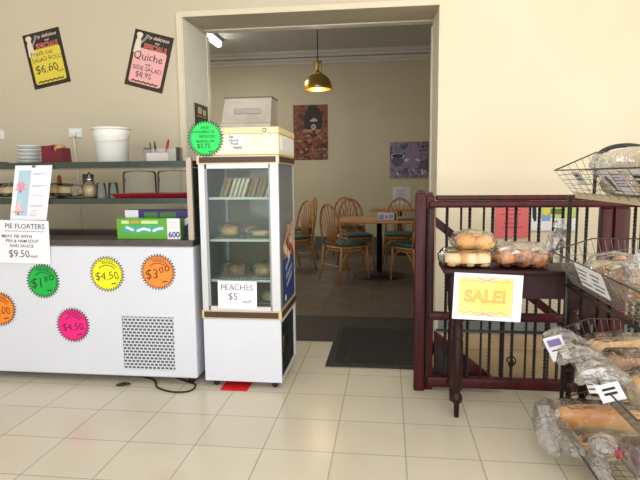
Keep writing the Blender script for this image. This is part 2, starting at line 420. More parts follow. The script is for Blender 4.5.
# starburst price stickers
def burst(x, z, r, y, rgb, price, label, size=.075, arc=True, tail=True, lines=None, dx=0):
    key = 'fluorescent %d %d %d' % rgb
    mb = MB(TR(x, y, z)); rgbd = tuple(v * .55 for v in rgb)
    mb.star(0, 0, r * .82, r, 36, 0, 1); mb.star(0, 0, r * .75, r * .90, 36, -.0012, 0)
    if arc:
        for q, (rr, a0, a1) in enumerate(((.70, 60, 118), (.60, 38, 112), (.47, 35, 140))):
            pts = [(r * rr * 1.15 * math.cos(math.radians(a0 + (a1 - a0) * k / 14)), r * rr * math.sin(math.radians(a0 + (a1 - a0) * k / 14)) + (.004 if k % 2 else -.002)) for k in range(15)]
            mb.line(pts, r * (.05 if q else .035), -.002, 2)
        mb.text(price, dx, -r * .12, size, -.002, 2, rot=.06, jig=.05)
        if tail: mb.line([(r * .22, -r * .55), (r * .34, -r * .5), (r * .5, -r * .5)], r * .07, -.002, 2)
    if lines:
        for (t, tx, tz, sz) in lines: mb.text(t, tx, tz, sz, -.002, 2, jig=.04, bold=.01)
    o = mb.build('price_sticker', [mat(key, rgb, .55), mat(key + ' outline', tuple(v * .22 for v in rgb), .6), mat(key + ' ink', tuple(v * .38 for v in rgb), .6)])
    return tag(o, label, 'sticker', 'starburst price stickers')
SY = CY0 - .003
def cpos(X325, Z325, k=3.147 / 3.25): return X325 * k, 1.3 + (Z325 - 1.3) * k
for X, Z, col, pr, lab, sz in ((-2.241, .637, (16, 176, 70), '$1⁸⁰', 'green starburst price sticker on the white counter front', .085),
                           (-1.793, .689, (248, 238, 30), '$4.50', 'yellow starburst price sticker on the white counter front', .07),
                           (-1.449, .706, (255, 140, 50), '$3⁰⁰', 'whole orange starburst price sticker right of the yellow one', .085),
                           (-2.05, .346, (242, 24, 128), '$4.50', 'pink starburst price sticker low on the counter front', .065),
                           (-2.564, .443, (255, 136, 40), '$4.00', 'orange starburst price sticker at the left edge of the photo', .065)):
    x, z = cpos(X, Z); burst(x, z, .117, SY, col, pr, lab, sz)
# pie floaters sign
mb = MB(TR(cpos(-2.352, 0)[0], CY0 - .01, cpos(0, .895)[1], 0, .02)); w, h = .35, .272
mb.rect(-w / 2, w / 2, -h / 2, h / 2)
mb.text('PIE FLOATERS', .012, .098, .044, -.001, 1, jig=.02, bold=.006)
mb.line([(-.12 + .012 * k, .068 + (.004 if k % 2 else -.004)) for k in range(23)], .003, -.001, 1)
mb.text('MEAT PIE WITH', -.045, .034, .027, -.001, 1, jig=.03, bold=.01, sx=1.1); mb.text('PEA & HAM SOUP', -.01, .005, .027, -.001, 1, jig=.03, bold=.01, sx=1.05); mb.text('AND SAUCE', -.015, -.026, .027, -.001, 1, jig=.03, bold=.01, sx=1.1)
mb.text('$9.50', -.035, -.078, .064, -.001, 1, jig=.03); mb.text('each', .067, -.09, .028, -.001, 1, jig=.05)
tag(mb.build('handwritten_sign', [M_paper, mat('navy pen ink', (52, 48, 84), .6)]), 'white handwritten PIE FLOATERS sign taped to the counter front', 'sign')
# hanging cake poster (a skewed sheet hanging from the shelf edge)
sk = Matrix.Identity(4); sk[0][2] = .19
mb = MB(TR(cpos(-2.272, 0)[0], CY0 + .03, 1.386) @ sk)
w, h = .25, .345
for k in range(6):
    pass
mb.rect(-w / 2, w / 2, -h, 0); mb.rect(-w / 2 + .03, -.012, -h + .03, -.03, -.0008, 1)
for cz, s_ in ((-.125, 1), (-.265, .8)):
    mb.disc(-.072, cz, .028 * s_, .022, -.0016, 2, 14); mb.rect(-.107, -.035, cz - .03, cz - .02, -.0016, 2); mb.rect(-.077, -.067, cz - .045, cz - .03, -.0016, 3)
mb.poly([(-.097, -.285), (-.047, -.285), (-.072, -.21)], -.0018, 4)
for k, (z, ww) in enumerate(((-.05, .09), (-.057, .05), (-.125, .1), (-.132, .06), (-.19, .085), (-.25, .09), (-.258, .08), (-.285, .05), (-.3, .045), (-.315, .05))):
    mb.rect(.005, .005 + ww, z - .0016, z + .0016, -.0008, 5)
mb.rect(-.012, .014, -.014, .004, -.0012, 6)
tag(mb.build('cake_poster', [M_paper, mat('pale blue print', (176, 204, 222), .6), mat('pink print', (232, 150, 168), .6), mat('brown print', (120, 90, 90), .6), mat('pale pink print', (244, 200, 200), .6), mat('mauve print', (190, 150, 190), .6), mat('blue grey tape', (84, 110, 120), .5)]),
    'white sheet with two pink cakes hanging from the top glass shelf', 'poster')

# things on the top shelf
pm = mat('white crockery', (226, 226, 226), .25)
for k in range(5):
    z = SZ1 + .026 * k
    o = MB().lathe([(.045, z), (.06, z + .003), (.082, z + .018), (.088, z + .024), (.084, z + .025), (.06, z + .009), (.0, z + .006)], -2.48, 3.55, 0, 32, True, False).build('plate', [pm])
    tag(o, ['bottom white plate of the stack on the glass shelf', 'second white plate from the bottom of the shelf stack', 'middle white plate of the stack on the shelf', 'fourth white plate up the stack on the shelf', 'top white plate of the stack on the glass shelf'][k], 'plate', 'plates stacked on the top shelf')
mb = MB(); x0, x1, y0, y1 = -2.305, -2.15, 3.42, 3.52
mb.prism([(x0, SZ1), (x1, SZ1), (x1 - .008, SZ1 + .104), (x1 - .045, SZ1 + .098), (x1 - .06, SZ1 + .07), (x1 - .085, SZ1 + .10), (x0 + .09, SZ1 + .124), (x0 + .05, SZ1 + .118), (x0, SZ1 + .118)], y0, y1)
td = thing('tape_dispenser', 'maroon tape dispenser beside the stacked plates on the shelf', 'tape dispenser', ((x0 + x1) / 2, 3.47, SZ1))
mb.build('body', mat('maroon plastic', (112, 18, 42), .3, var=.1, scale=12), td)
MB().tube([(x0 + .1, 3.44, SZ1 + .095), (x0 + .1, 3.5, SZ1 + .095)], .034, 0, 18).build('tape_roll', mat('amber tape', (196, 150, 110), .35), td)
o = MB().rbox(-2.9, -2.54, 3.25, 3.42, SZ1 + .0005, SZ1 + .014, .004, 0, 1).build('wooden_board', mat('brown board', (110, 92, 66), .6, var=.15))
tag(o, 'flat brown board lying on the glass shelf left of the plates', 'board')
bk = thing('plastic_bucket', 'white plastic bucket standing on the top glass shelf', 'bucket', (-1.875, 3.56, SZ1))
wb = mat('white plastic', (232, 232, 228), .35)
MB().lathe([(.098, SZ1), (.104, SZ1 + .004), (.113, SZ1 + .165), (.117, SZ1 + .172), (.12, SZ1 + .185), (.122, SZ1 + .222), (.116, SZ1 + .224), (.112, SZ1 + .19), (.102, SZ1 + .02), (0, SZ1 + .02)], -1.875, 3.56, 0, 36, True, False).build('tub', wb, bk)
MB().lathe([(.117, SZ1 + .222), (.126, SZ1 + .224), (.131, SZ1 + .23), (.129, SZ1 + .238), (.11, SZ1 + .24), (0, SZ1 + .24)], -1.875, 3.56, 0, 36, True, False).build('lid', wb, bk)
MB().tube([(-1.875 + .126 * math.cos(a), 3.56 - .127 * abs(math.sin(a)) - .004, SZ1 + .165 - .02 * abs(math.sin(a))) for a in [PI + PI * k / 16 for k in range(17)]], .003, 0, 6).build('handle', wb, bk)
# acrylic holder with pens and slips
hx0, hx1, hy0, hy1 = -1.585, -1.365, 3.42, 3.54
hd = thing('acrylic_holder', 'clear acrylic box of paper slips on the top glass shelf', 'holder', ((hx0 + hx1) / 2, 3.48, SZ1))
mb = MB(); 
for a in ((hx0, hx1, hy0, hy0 + .004, SZ1, SZ1 + .085), (hx0, hx1, hy1 - .004, hy1, SZ1, SZ1 + .1), (hx0, hx0 + .004, hy0 + .004, hy1 - .004, SZ1, SZ1 + .095), (hx1 - .004, hx1, hy0 + .004, hy1 - .004, SZ1, SZ1 + .095), (hx0 + .004, hx1 - .004, hy0 + .004, hy1 - .004, SZ1, SZ1 + .004)): mb.box(*a)
mb.build('box', clear('acrylic', (252, 252, 252), .2, (246, 246, 246), ior=1.2), hd)
o = MB().box(hx0 + .012, hx1 - .06, hy0 + .012, hy0 + .04, SZ1 + .0045, SZ1 + .06).build('paper_slips', mat('pinkish paper', (240, 226, 218), .7)); tag(o, 'pad of pale paper slips inside the clear acrylic box', 'paper')
for k, (px, py, lean, L, col, r_, lab) in enumerate(((-1.565, 3.5, -.012, .135, (30, 40, 50), .005, 'black pen leaning left in the acrylic box'), (-1.545, 3.505, .0, .14, (24, 28, 30), .005, 'black pen standing second in the acrylic box'), (-1.515, 3.5, -.03, .13, (40, 48, 52), .004, 'thin dark pen nearest the red marker in the acrylic box'), (-1.48, 3.5, .035, .15, (170, 34, 40), .009, 'red marker leaning right in the acrylic box'))):
    o = MB().tube([(px, py, SZ1 + .006), (px + lean * .8, py, SZ1 + L * .85), (px + lean, py, SZ1 + L)], [r_, r_, r_ * .5], 0, 8).build('marker' if k == 3 else 'pen', mat('pen %d' % k, col, .35)); tag(o, lab, 'marker' if k == 3 else 'pen', 'pens in the acrylic box')
# middle shelf
sd = thing('sugar_dispenser', 'glass sugar dispenser with chrome spout on the lower glass shelf', 'sugar dispenser', (-1.992, 3.45, SZ2))
MB().lathe([(.04, SZ2), (.047, SZ2 + .01), (.047, SZ2 + .07), (.03, SZ2 + .1), (.026, SZ2 + .112)], -1.992, 3.45, 0, 24).build('jar', clear('sugar jar glass', (250, 250, 245), .3, (226, 206, 176)), sd)
MB().lathe([(.0, SZ2 + .003), (.042, SZ2 + .004), (.044, SZ2 + .068), (.03, SZ2 + .08), (0, SZ2 + .08)], -1.992, 3.45, 0, 20, False, False).build('sugar', mat('raw sugar', (222, 202, 170), .9, var=.1, scale=60), sd)
MB().lathe([(.028, SZ2 + .108), (.028, SZ2 + .125), (.02, SZ2 + .13), (.009, SZ2 + .135), (.008, SZ2 + .165), (.006, SZ2 + .168)], -1.992, 3.45, 0, 20).build('cap', mat('chrome', (225, 225, 228), .12, 1), sd)
o = MB().rbox(-2.085, -2.005, 3.52, 3.535, SZ2 + .0005, SZ2 + .155, .004, 0, 1).build('menu_card', mat('dark card', (64, 58, 56), .5)); tag(o, 'dark upright card behind the sugar dispenser', 'card')
gl = clear('drinking glass', (246, 252, 255), .10, (214, 232, 240), .05, ior=1.3)
for k, (x, y, lab) in enumerate(((-1.905, 3.44, 'upturned glass next to the sugar dispenser'), (-1.838, 3.47, 'upturned glass nearest the red tray'), (-1.88, 3.56, 'upturned glass behind the other two'))):
    o = MB().lathe([(.034, SZ2 + .0005), (.028, SZ2 + .095), (.0, SZ2 + .096)], x, y, 0, 20, False, False).build('drinking_glass', gl); tag(o, lab, 'glass', 'glasses on the lower shelf')
rt = mat('red melamine', (176, 36, 44), .3)
mb = MB(); mb.add([(-1.765, 3.36, SZ2 + .0005), (-1.25, 3.36, SZ2 + .0005), (-1.25, 3.6, SZ2 + .0005), (-1.765, 3.6, SZ2 + .0005), (-1.797, 3.335, SZ2 + .024), (-1.235, 3.335, SZ2 + .024), (-1.235, 3.62, SZ2 + .024), (-1.797, 3.62, SZ2 + .024)],
                  [(0, 3, 2, 1), (0, 1, 5, 4), (1, 2, 6, 5), (2, 3, 7, 6), (3, 0, 4, 7)])
mb.add([(-1.755, 3.37, SZ2 + .008), (-1.26, 3.37, SZ2 + .008), (-1.26, 3.59, SZ2 + .008), (-1.755, 3.59, SZ2 + .008)], [(0, 1, 2, 3)])
tag(mb.build('serving_tray', rt), 'red serving tray on the lower glass shelf', 'tray')
dm = clear('clear dome plastic', (250, 252, 252), .08, (255, 255, 255), .06, .1, 4, 1.1)
for x, lab in ((-1.645, 'left clear plastic food dome on the red tray'), (-1.405, 'right clear plastic food dome on the red tray')):
    dt = thing('food_dome', lab, 'food cover', (x, 3.47, SZ2 + .009), 'domes on the red tray')
    z = SZ2 + .009
    MB().lathe([(.112, z), (.109, z + .004), (.107, z + .145), (.1, z + .158), (.07, z + .164), (0, z + .165)], x, 3.47, 0, 32, False, False).build('cover', dm, dt)
    MB().lathe([(.011, z + .1645), (.011, z + .168), (.014, z + .172), (.012, z + .176), (0, z + .177)], x, 3.47, 0, 14, True, False).build('knob', dm, dt)

def bread_mat(nm, top, side, scale=7): return mat(nm, top, .55, rgb2=side, scale=scale, bump=.15, bscale=30)
M_bun = bread_mat('golden bun crust', (198, 132, 66), (222, 172, 106))
M_pale = bread_mat('pale roll crust', (214, 176, 120), (232, 208, 160))
M_loaf = bread_mat('brown loaf crust', (152, 102, 58), (180, 134, 84))
M_loafg = bread_mat('golden loaf crust', (188, 126, 64), (212, 162, 98))
M_loafl = bread_mat('light loaf crust', (206, 164, 104), (228, 198, 142))
M_crumb = mat('white crumb', (240, 228, 200), .8, var=.06, scale=40)
def bun(mb, x, y, z, r, h, seed=0, mi=0, n=16):
    rnd = random.Random(seed); pr = []
    for k in range(9):
        t = k / 8 * PI; pr.append((max(.001, r * math.sin(t) ** .8), z + h * .5 - h * .5 * math.cos(t) * (1 if t > PI / 2 else .9)))
    o = len(mb.v); mb.lathe(pr, x, y, mi, n)
    sx, sy = rnd.uniform(.9, 1.1), rnd.uniform(.9, 1.1)
    for i in range(o, len(mb.v)):
        v = mb.v[i]; v.x = x + (v.x - x) * sx; v.y = y + (v.y - y) * sy
        v += Vector((0, 0, r * .10 * noise.noise(v * (2.0 / r)))); 
    return mb
def rolls_in_bag(name, label, cat, spots, bag_c, bag_r, m, group=None, roll_name='bread_roll', extra=None, tail=None, bagmat=None, seed=1):
    xs = [q[0] for q in spots]; t = thing(name, label, cat, (sum(xs) / len(xs), sum(q[1] for q in spots) / len(spots), min(q[2] for q in spots)), group)
    for k, (x, y, z, r, h) in enumerate(spots): bun(MB(), x, y, z, r, h, k + seed).build(roll_name, m[k % len(m)] if isinstance(m, list) else m, t)
    if bag_c: MB().loft(bag_c, bag_r, 22, 2.6, .06, 0, False, seed, flat=.96).build('plastic_bag', bagmat or M_bag, t)
    if tail: tail(t)
    return t
# bags of rolls on the lower shelf
rolls_in_bag('bagged_rolls', 'clear bag of pale rolls right of the hanging cake poster', 'bread', [(-2.26, 3.45, SZ2 + .004, .045, .07), (-2.19, 3.47, SZ2 + .004, .045, .075), (-2.11, 3.56, SZ2 + .004, .036, .06), (-2.22, 3.54, SZ2 + .004, .044, .07)],
             [(-2.335, 3.5, SZ2 + .05), (-2.31, 3.5, SZ2 + .05), (-2.22, 3.5, SZ2 + .05), (-2.1, 3.5, SZ2 + .045), (-2.04, 3.51, SZ2 + .045), (-1.99, 3.53, SZ2 + .06)], [(.03, .02), (.1, .045), (.11, .05), (.1, .043), (.05, .025), (.02, .02)], M_pale, 'bagged rolls on the lower shelf')
rolls_in_bag('bagged_rolls', 'clear bag of pale rolls at the left photo edge of the shelf', 'bread', [(-2.5, 3.45, SZ2 + .004, .05, .08), (-2.59, 3.47, SZ2 + .004, .05, .08), (-2.68, 3.5, SZ2 + .004, .045, .07)],
             [(-2.78, 3.48, SZ2 + .05), (-2.72, 3.48, SZ2 + .05), (-2.6, 3.48, SZ2 + .052), (-2.48, 3.48, SZ2 + .05), (-2.44, 3.48, SZ2 + .045)], [(.03, .02), (.08, .045), (.09, .05), (.085, .046), (.03, .02)], M_pale, 'bagged rolls on the lower shelf', seed=5)
o = MB().lathe([(.022, SZ2), (.026, SZ2 + .008), (.02, SZ2 + .05), (.016, SZ2 + .12), (.012, SZ2 + .15)], -2.33, 3.64, 0, 16).build('sauce_bottle', mat('orange bottle', (196, 96, 40), .35)); tag(o, 'small orange bottle at the back of the lower shelf', 'bottle')
# boxes of film on the counter ledge
def film_box(x0, x1, y0, y1, z0, z1, face, endc, label, nlab, banner, endw):
    mb = MB(); mb.box(x0, x1, y0, y1, z0, z1, 0)
    yy = y0 - .0008; h = z1 - z0
    if banner == 'green':
        mb.rect(x0 + .04, x1 - endw - .03, z0 + h * .28, z0 + h * .66, yy, 1)
        for k, (px, pw) in enumerate(((.06, .05), (.13, .09), (.235, .07))): mb.line([(x0 + px, z0 + h * (.38 + .2 * (k == 0))), (x0 + px + pw * .5, z0 + h * .5), (x0 + px + pw, z0 + h * (.42 + .1 * (k == 2)))], h * .12, yy - .0005, 2)
        mb.rect(x0 + .03, x0 + .08, z0 + h * .74, z0 + h * .9, yy, 4); mb.rect(x0 + .09, x0 + .15, z0 + h * .76, z0 + h * .88, yy, 5); mb.rect(x0 + .16, x0 + .27, z0 + h * .74, z0 + h * .9, yy, 4)
        mb.rect(x1 - endw, x1 - .004, z0, z1, yy, 2); mb.text('600', x1 - endw / 2, z0 + h * .2, .05, yy - .0005, 3, bold=.03)
        for k in range(3): mb.rect(x1 - endw + .012, x1 - .018, z0 + h * (.55 + .12 * k), z0 + h * (.57 + .12 * k), yy - .0005, 5)
    else:
        mb.rect(x0, x0 + endw, z0, z1, yy, 2); mb.text('600', x0 + endw / 2, z0 + h * .5, .05, yy - .0005, 3, bold=.03)
        mb.rect(x0 + endw + .04, x0 + endw + .13, z0 + h * .1, z0 + h * .92, yy, 6); mb.rect(x0 + endw + .145, x0 + endw + .25, z0 + h * .1, z0 + h * .92, yy, 6)
        mb.poly([(x1 - .1, z0 + h * .3), (x1 - .03, z0 + h * .55), (x1 - .008, z0 + h * .8), (x1 - .09, z0 + h * .62)], yy, 2)
    o = mb.build('film_box', [mat(nlab, face, .45), mat('teal print', (60, 168, 140), .45), mat('white print', (236, 234, 244), .45), mat('purple print', (66, 44, 130), .45), mat('pale green print', (196, 220, 150), .45), mat('orange print', (206, 150, 60), .45), mat('leaf green print', (70, 120, 60), .45)])
    tag(o, label, 'box')
film_box(-1.69, -1.275, 3.215, 3.285, .9225, 1.05, (92, 164, 44), None, 'green carton of food wrap on the counter ledge, in front', 'bright green card', 'green', .085)
film_box(-1.675, -1.215, 3.30, 3.37, .9225, 1.098, (58, 40, 112), None, 'purple carton of food wrap behind the green carton', 'purple card', 'purple', .09)
# cord, scrap and red card on the floor
cpts = [(-1.0, 3.6, .01), (-1.25, 3.42, .008), (-1.45, 3.3, .006), (-1.7, 3.32, .006), (-1.5, 3.22, .006), (-1.42, 3.1, .006), (-1.3, 3.04, .006), (-1.2, 3.06, .006), (-1.19, 3.14, .006), (-1.25, 3.2, .006), (-1.6, 3.34, .006), (-2.4, 3.3, .006)]
def smooth(p, n=6):
    out = []; p = [Vector(q) for q in p]
    for i in range(len(p) - 1):
        a, b_, c_, d = p[max(i - 1, 0)], p[i], p[i + 1], p[min(i + 2, len(p) - 1)]
        for k in range(n):
            t = k / n; out.append(.5 * ((2 * b_) + (c_ - a) * t + (2 * a - 5 * b_ + 4 * c_ - d) * t * t + (3 * b_ - a - 3 * c_ + d) * t ** 3))
    out.append(p[-1]); return out
MB().tube(smooth(cpts), .0055, 0, 6).build('power_cord', M_black, ct)
mb = MB(TR(-1.654, 3.12, 0, .4)); mb.loft([(-.045, 0, .008), (-.03, 0, .008), (0, .004, .01), (.03, 0, .009), (.045, .002, .006)], [(.004, .003), (.016, .006), (.022, .009), (.014, .006), (.003, .002)], 10, 2, .15, 0, False, 3)
tag(mb.build('litter_scrap', M_black), 'small black scrap lying on the floor tiles', 'litter')
tag(MB().box(-1.02, -.85, 3.105, 3.3, .0005, .004).build('red_card', mat('red card', (206, 26, 36), .5)), 'flat red card on the floor under the upright fridge', 'card')

# ================================================================== UPRIGHT DISPLAY FRIDGE
FX0, FX1, FY0, FY1 = -1.128, -.642, 3.16, 3.69
fr = thing('display_fridge', 'tall narrow glass display fridge with white base and cream top', 'fridge', ((FX0 + FX1) / 2, 3.42, 0))
mb = MB(); mb.box(FX0, FX1, FY0, FY0 + .02, .04, .435); mb.box(FX0, FX1, FY1 - .03, FY1, .04, .435); mb.box(FX0, FX0 + .015, FY0 + .02, FY1 - .03, .04, .435); mb.box(FX0, FX1, FY0 + .02, FY1 - .03, .04, .055); mb.box(FX1 - .012, FX1, FY0 + .02, FY1 - .03, .41, .435)
mb.build('base_cabinet', M_white, fr)
mb = MB(); mb.box(FX0 + .0155, FX0 + .02, FY0 + .021, FY1 - .031, .056, .43); mb.box(FX0 + .02, FX1 - .013, FY1 - .036, FY1 - .031, .056, .43); mb.box(FX0 + .02, FX1 - .013, FY0 + .021, FY1 - .036, .056, .06); mb.box(FX0 + .02, FX1 - .013, FY0 + .021, FY0 + .025, .06, .43)
mb.build('liner', mat('dark compressor bay', (30, 30, 32), .7), fr)
cp = MB(); cp.lathe([(.0, .06), (.09, .06), (.1, .1), (.1, .2), (.08, .24), (0, .25)], -.83, 3.42, 0, 20, False, False); cp.tube([(-.72, 3.3, .08), (-.7, 3.35, .2), (-.68, 3.42, .26), (-.7, 3.5, .18), (-.72, 3.55, .08)], .008, 1, 8)
cp.box(FX0 + .03, FX1 - .05, FY1 - .06, FY1 - .04, .06, .4, 0)
cp.build('compressor', [M_black, mat('copper grey pipe', (150, 140, 130), .3, .6)], fr)
mb = MB()
for k in range(14): mb.box(FX1 - .006, FX1 - .003, FY0 + .03, FY1 - .2, .07 + .024 * k, .074 + .024 * k)
mb.build('side_grille', mat('dark grille', (46, 46, 48), .5), fr)
for x in (FX0 + .06, FX1 - .05):
    for y in (FY0 + .04, FY1 - .05): caster(x, y, .042, fr)
M_bt = mat('brown trim strip', (66, 44, 34), .45); M_gold = mat('pale gold edging', (206, 186, 140), .4, .3)
def band(z0, z1, nm, mi_front=True):
    mb = MB(); e = .006
    mb.box(FX0 - e, FX1 + e, FY0 - e, FY1, z0, z1, 1)
    mb.box(FX0 + .01, FX1 - .012, FY0 - e - .004, FY0 - e, z0 + .008, z1 - .008, 0); mb.box(FX1 + e, FX1 + e + .003, FY0 + .01, FY1 - .01, z0 + .008, z1 - .008, 0)
    return mb.build(nm, [M_bt, M_gold], fr)
band(.438, .49, 'lower_trim'); band(1.378, 1.428, 'upper_trim')
# glass box: posts, panes, door
for x, y in ((FX0 + .012, FY1 - .012), (FX1 - .012, FY1 - .012)): MB().box(x - .012, x + .012, y - .012, y + .012, .49, 1.378).build('corner_post', M_alu, fr)
dr = MB(); dr.box(FX0, FX0 + .036, FY0, FY0 + .025, .49, 1.378); dr.box(FX1 - .05, FX1, FY0, FY0 + .025, .49, 1.378); dr.box(FX0 + .036, FX0 + .05, FY0 + .006, FY0 + .025, .515, 1.352, 1); dr.box(FX1 - .062, FX1 - .05, FY0 + .006, FY0 + .025, .515, 1.352, 1); dr.box(FX0 + .05, FX1 - .058, FY0, FY0 + .025, .49, .515); dr.box(FX0 + .05, FX1 - .058, FY0, FY0 + .025, 1.352, 1.378)
dro = dr.build('door', [mat('silver door frame', (204, 204, 208), .4, .3), mat('grey door gasket', (150, 152, 156), .5)], fr)
MB().box(FX0 + .05, FX1 - .058, FY0 + .01, FY0 + .014, .515, 1.352).build('door_glass', clear('fridge door glass', (240, 246, 243), .02, (180, 186, 182), .05, ior=1.22), dro)
MB().box(FX1 - .006, FX1 - .002, FY0 + .027, FY1 - .026, .49, 1.378).build('side_pane', clear('fridge side glass', (224, 232, 230), .5, (196, 204, 208), .04, ior=1.3), fr)  # milky body colour stands in for the pale reflection on the pane
MB().box(FX0 + .002, FX0 + .006, FY0 + .027, FY1 - .026, .49, 1.378).build('side_pane', MATS['fridge side glass'], fr)
MB().box(FX0 + .026, FX1 - .026, FY1 - .012, FY1 - .008, .49, 1.378).build('back_pane', clear('fridge back glass', (206, 210, 200), .6, (198, 188, 176), .06), fr)  # body colour lightened to stand in for brightness and reflections inside the fridge
MB().box(FX0 + .027, FX1 - .027, FY0 + .03, FY1 - .028, .4905, .5).build('inner_floor', M_steel, fr)
for z in (.672, .922, 1.178):
    mb = MB(); mb.box(FX0 + .03, FX1 - .03, FY0 + .04, FY0 + .05, z - .012, z + .002, 0)
    mb.box(FX0 + .03, FX1 - .03, FY1 - .05, FY1 - .045, z - .008, z, 0)
    for k in range(17): x = FX0 + .04 + k * .0255; mb.box(x, x + .004, FY0 + .05, FY1 - .05, z - .006, z - .001, 0)
    mb.build('wire_shelf', mat('white shelf wire', (216, 218, 214), .4), fr)
# canopy
cn = MB(); cn.rbox(FX0 - .004, FX1 + .006, FY0 - .006, FY1, 1.43, 1.555, .006, 0, 1)
cn.prism([(FX0 - .006, 1.555), (FX1 + .01, 1.555), (FX1 + .006, 1.59), (FX0 - .002, 1.59)], FY0 - .01, FY1, 1)
cno = cn.build('canopy', [mat('cream enamel', (240, 230, 200), .4, var=.03), mat('cream rim', (226, 206, 160), .4)], fr)
MB().box(FX1 + .006, FX1 + .009, FY0 + .07, FY1 - .06, 1.455, 1.54).build('side_plate', mat('white light panel', (236, 238, 236), .4), cno)
mb = MB(TR(FX1 - .075, FY0 - .011, 1.572)); mb.disc(0, 0, .012, .012, 0, 0); mb.disc(0, 0, .007, .007, -.001, 1); mb.disc(.03, 0, .006, .008, 0, 1)
mb.build('switch', [M_black, M_paper], cno)
# small note on canopy
mb = MB(TR(-.893, FY0 - .008, 1.506, 0, .02)); mb.poly([(-.05, -.045), (.055, -.04), (.055, .02), (.035, .042), (-.048, .045)])
mb.text('Eat', -.025, .03, .024, -.001, 1, jig=.05, bold=.02); mb.text('more', -.01, .01, .026, -.001, 1, jig=.05, bold=.02); mb.text('fruit', -.005, -.01, .027, -.001, 1, jig=.05, bold=.02); mb.text('salads', .015, -.031, .025, -.001, 1, jig=.05, bold=.02)
tag(mb.build('handwritten_note', [mat('off white paper', (250, 246, 240), .7), M_ink]), 'small handwritten note taped to the cream fridge top', 'note')
burst(-1.072, 1.53, .114, FY0 - .013, (32, 214, 96), '', 'bright green starburst sticker on the fridge top corner', arc=False,
      lines=[('SALE!', .0, .062, .022), ('WHOLEMEAL OR', -.012, .037, .018), ('REDUCED', .012, .01, .022), ('MUFFINS FOR', .0, -.018, .018), ('$3.75', -.012, -.045, .036), ('each', .03, -.075, .016)]) 
# peaches sign on the door
mb = MB(TR(-.908, FY0 - .003, .588, 0, .01)); w, h = .243, .172; mb.rect(-w / 2, w / 2, -h / 2, h / 2)
mb.text('PEACHES', -.002, .045, .05, -.001, 1, jig=.05); mb.text('$5', -.028, -.012, .06, -.001, 1, jig=.03); mb.text('each', .06, -.04, .032, -.001, 1, jig=.04)
tag(mb.build('handwritten_sign', [M_paper, M_inkgrey]), 'white handwritten $5 sign on the fridge door glass', 'sign')
# advert on the side pane
Ms = Matrix(((0, -1, 0, FX1 + .0015), (1, 0, 0, 3.46), (0, 0, 1, .73), (0, 0, 0, 1)))
mb = MB(Ms); w, h0, h1 = .2, -.225, .29
mb.rect(-w, w - .02, h0, .06, 0, 0); mb.poly([(-w, .06), (w - .02, .06), (w - .02, .24), (w - .05, .285), (.02, .26), (-.06, .27), (-.12, .2), (-w, .14)], 0, 1)
for q, (a, b_, z_) in enumerate(((-.12, .03, -.01), (-.1, .1, -.065), (-.09, .08, -.12))): mb.line([(a + (b_ - a) * k / 13, z_ + .05 * k / 13 + (.018 if k % 2 else -.012)) for k in range(14)], .011, -.001, 2)
mb.disc(-.14, -.19, .02, .02, -.001, 2)
for k in range(7): mb.disc(-.1 + .045 * k, .11 + .05 * math.sin(k * 2.1), .04, .035, -.001, 3 + k % 2, 12)
tag(mb.build('advertising_poster', [mat('royal blue print', (26, 62, 134), .4), mat('beige food print', (214, 190, 160), .5, rgb2=(120, 50, 46), scale=14), M_paper, mat('cream food print', (226, 206, 176), .5), mat('red food print', (150, 44, 46), .5)]),
    'blue advertising poster with food picture on the fridge side', 'poster')
# food in the fridge
M_fill = mat('sandwich filling', (186, 128, 110), .6, rgb2=(150, 170, 90), scale=30)
def sandwich(x, y, z, lean, label, brown=False):
    t = thing('sandwich_wedge', label, 'sandwich', (x, y, z), 'sandwich packs on the top fridge shelf')
    cr = mat('brown bread slice', (168, 122, 78), .8, var=.1, scale=40) if brown else M_crumb
    sh = Matrix.Identity(4); sh[0][2] = lean
    for k, (dx, nm, m) in enumerate(((0, 'bread_slice', cr), (.017, 'filling', M_fill), (.028, 'bread_slice', cr))):
        Mt = TR(x + dx, y, z) @ sh @ Matrix.Rotation(-PI / 2, 4, 'Z')
        mb = MB(Mt); mb.prism([(-.06, 0), (.06, 0), (.05, .115)], -.0075 if nm != 'filling' else -.004, .0075 if nm != 'filling' else .004); mb.build(nm, m, t)
    Mt = TR(x + .012, y, z) @ sh @ Matrix.Rotation(-PI / 2, 4, 'Z')
    MB(Mt).prism([(-.066, -.0), (.066, -.0), (.054, .124)], -.026, .03).build('wrap', M_cling, t)
sl = ['sandwich wedge first from the left on the top fridge shelf', 'sandwich wedge second from the left on the top fridge shelf', 'sandwich wedge third from the left on the top fridge shelf', 'sandwich wedge fourth from the left on the top fridge shelf', 'sandwich wedge fifth from the left on the top fridge shelf', 'sandwich wedge furthest right on the top fridge shelf']
for k, x in enumerate((-1.02, -.965, -.91, -.85, -.795, -.74)): sandwich(x, 3.3 + .01 * (k % 2), 1.1785, .32, sl[k], k in (0, 3, 4))
def wrapped(x, y, z, rx, h, label, m, name, cat):
    t = thing(name, label, cat, (x, y, z), 'wrapped food on the fridge shelves')
    bun(MB(), x, y, z + .003, rx * .8, h * .85, int(x * 100), 0).build('bun', m, t)
    MB().box(x - rx, x + rx, y - rx * .8, y + rx * .8, z, z + .003).build('tray', mat('clear tray', (206, 206, 200), .3), t)
    MB().loft([(x - rx, y, z + h * .45), (x - rx * .8, y, z + h * .5), (x, y, z + h * .56), (x + rx * .8, y, z + h * .5), (x + rx, y, z + h * .45)], [(.02, .02), (rx * .75, h * .45), (rx * .85, h * .55), (rx * .75, h * .45), (.02, .02)], 14, 2.4, .05, 0, False, int(x * 77)).build('wrap', M_cling, t)
M_choc = mat('chocolate brown bun', (92, 62, 44), .5, rgb2=(150, 110, 70), scale=14)
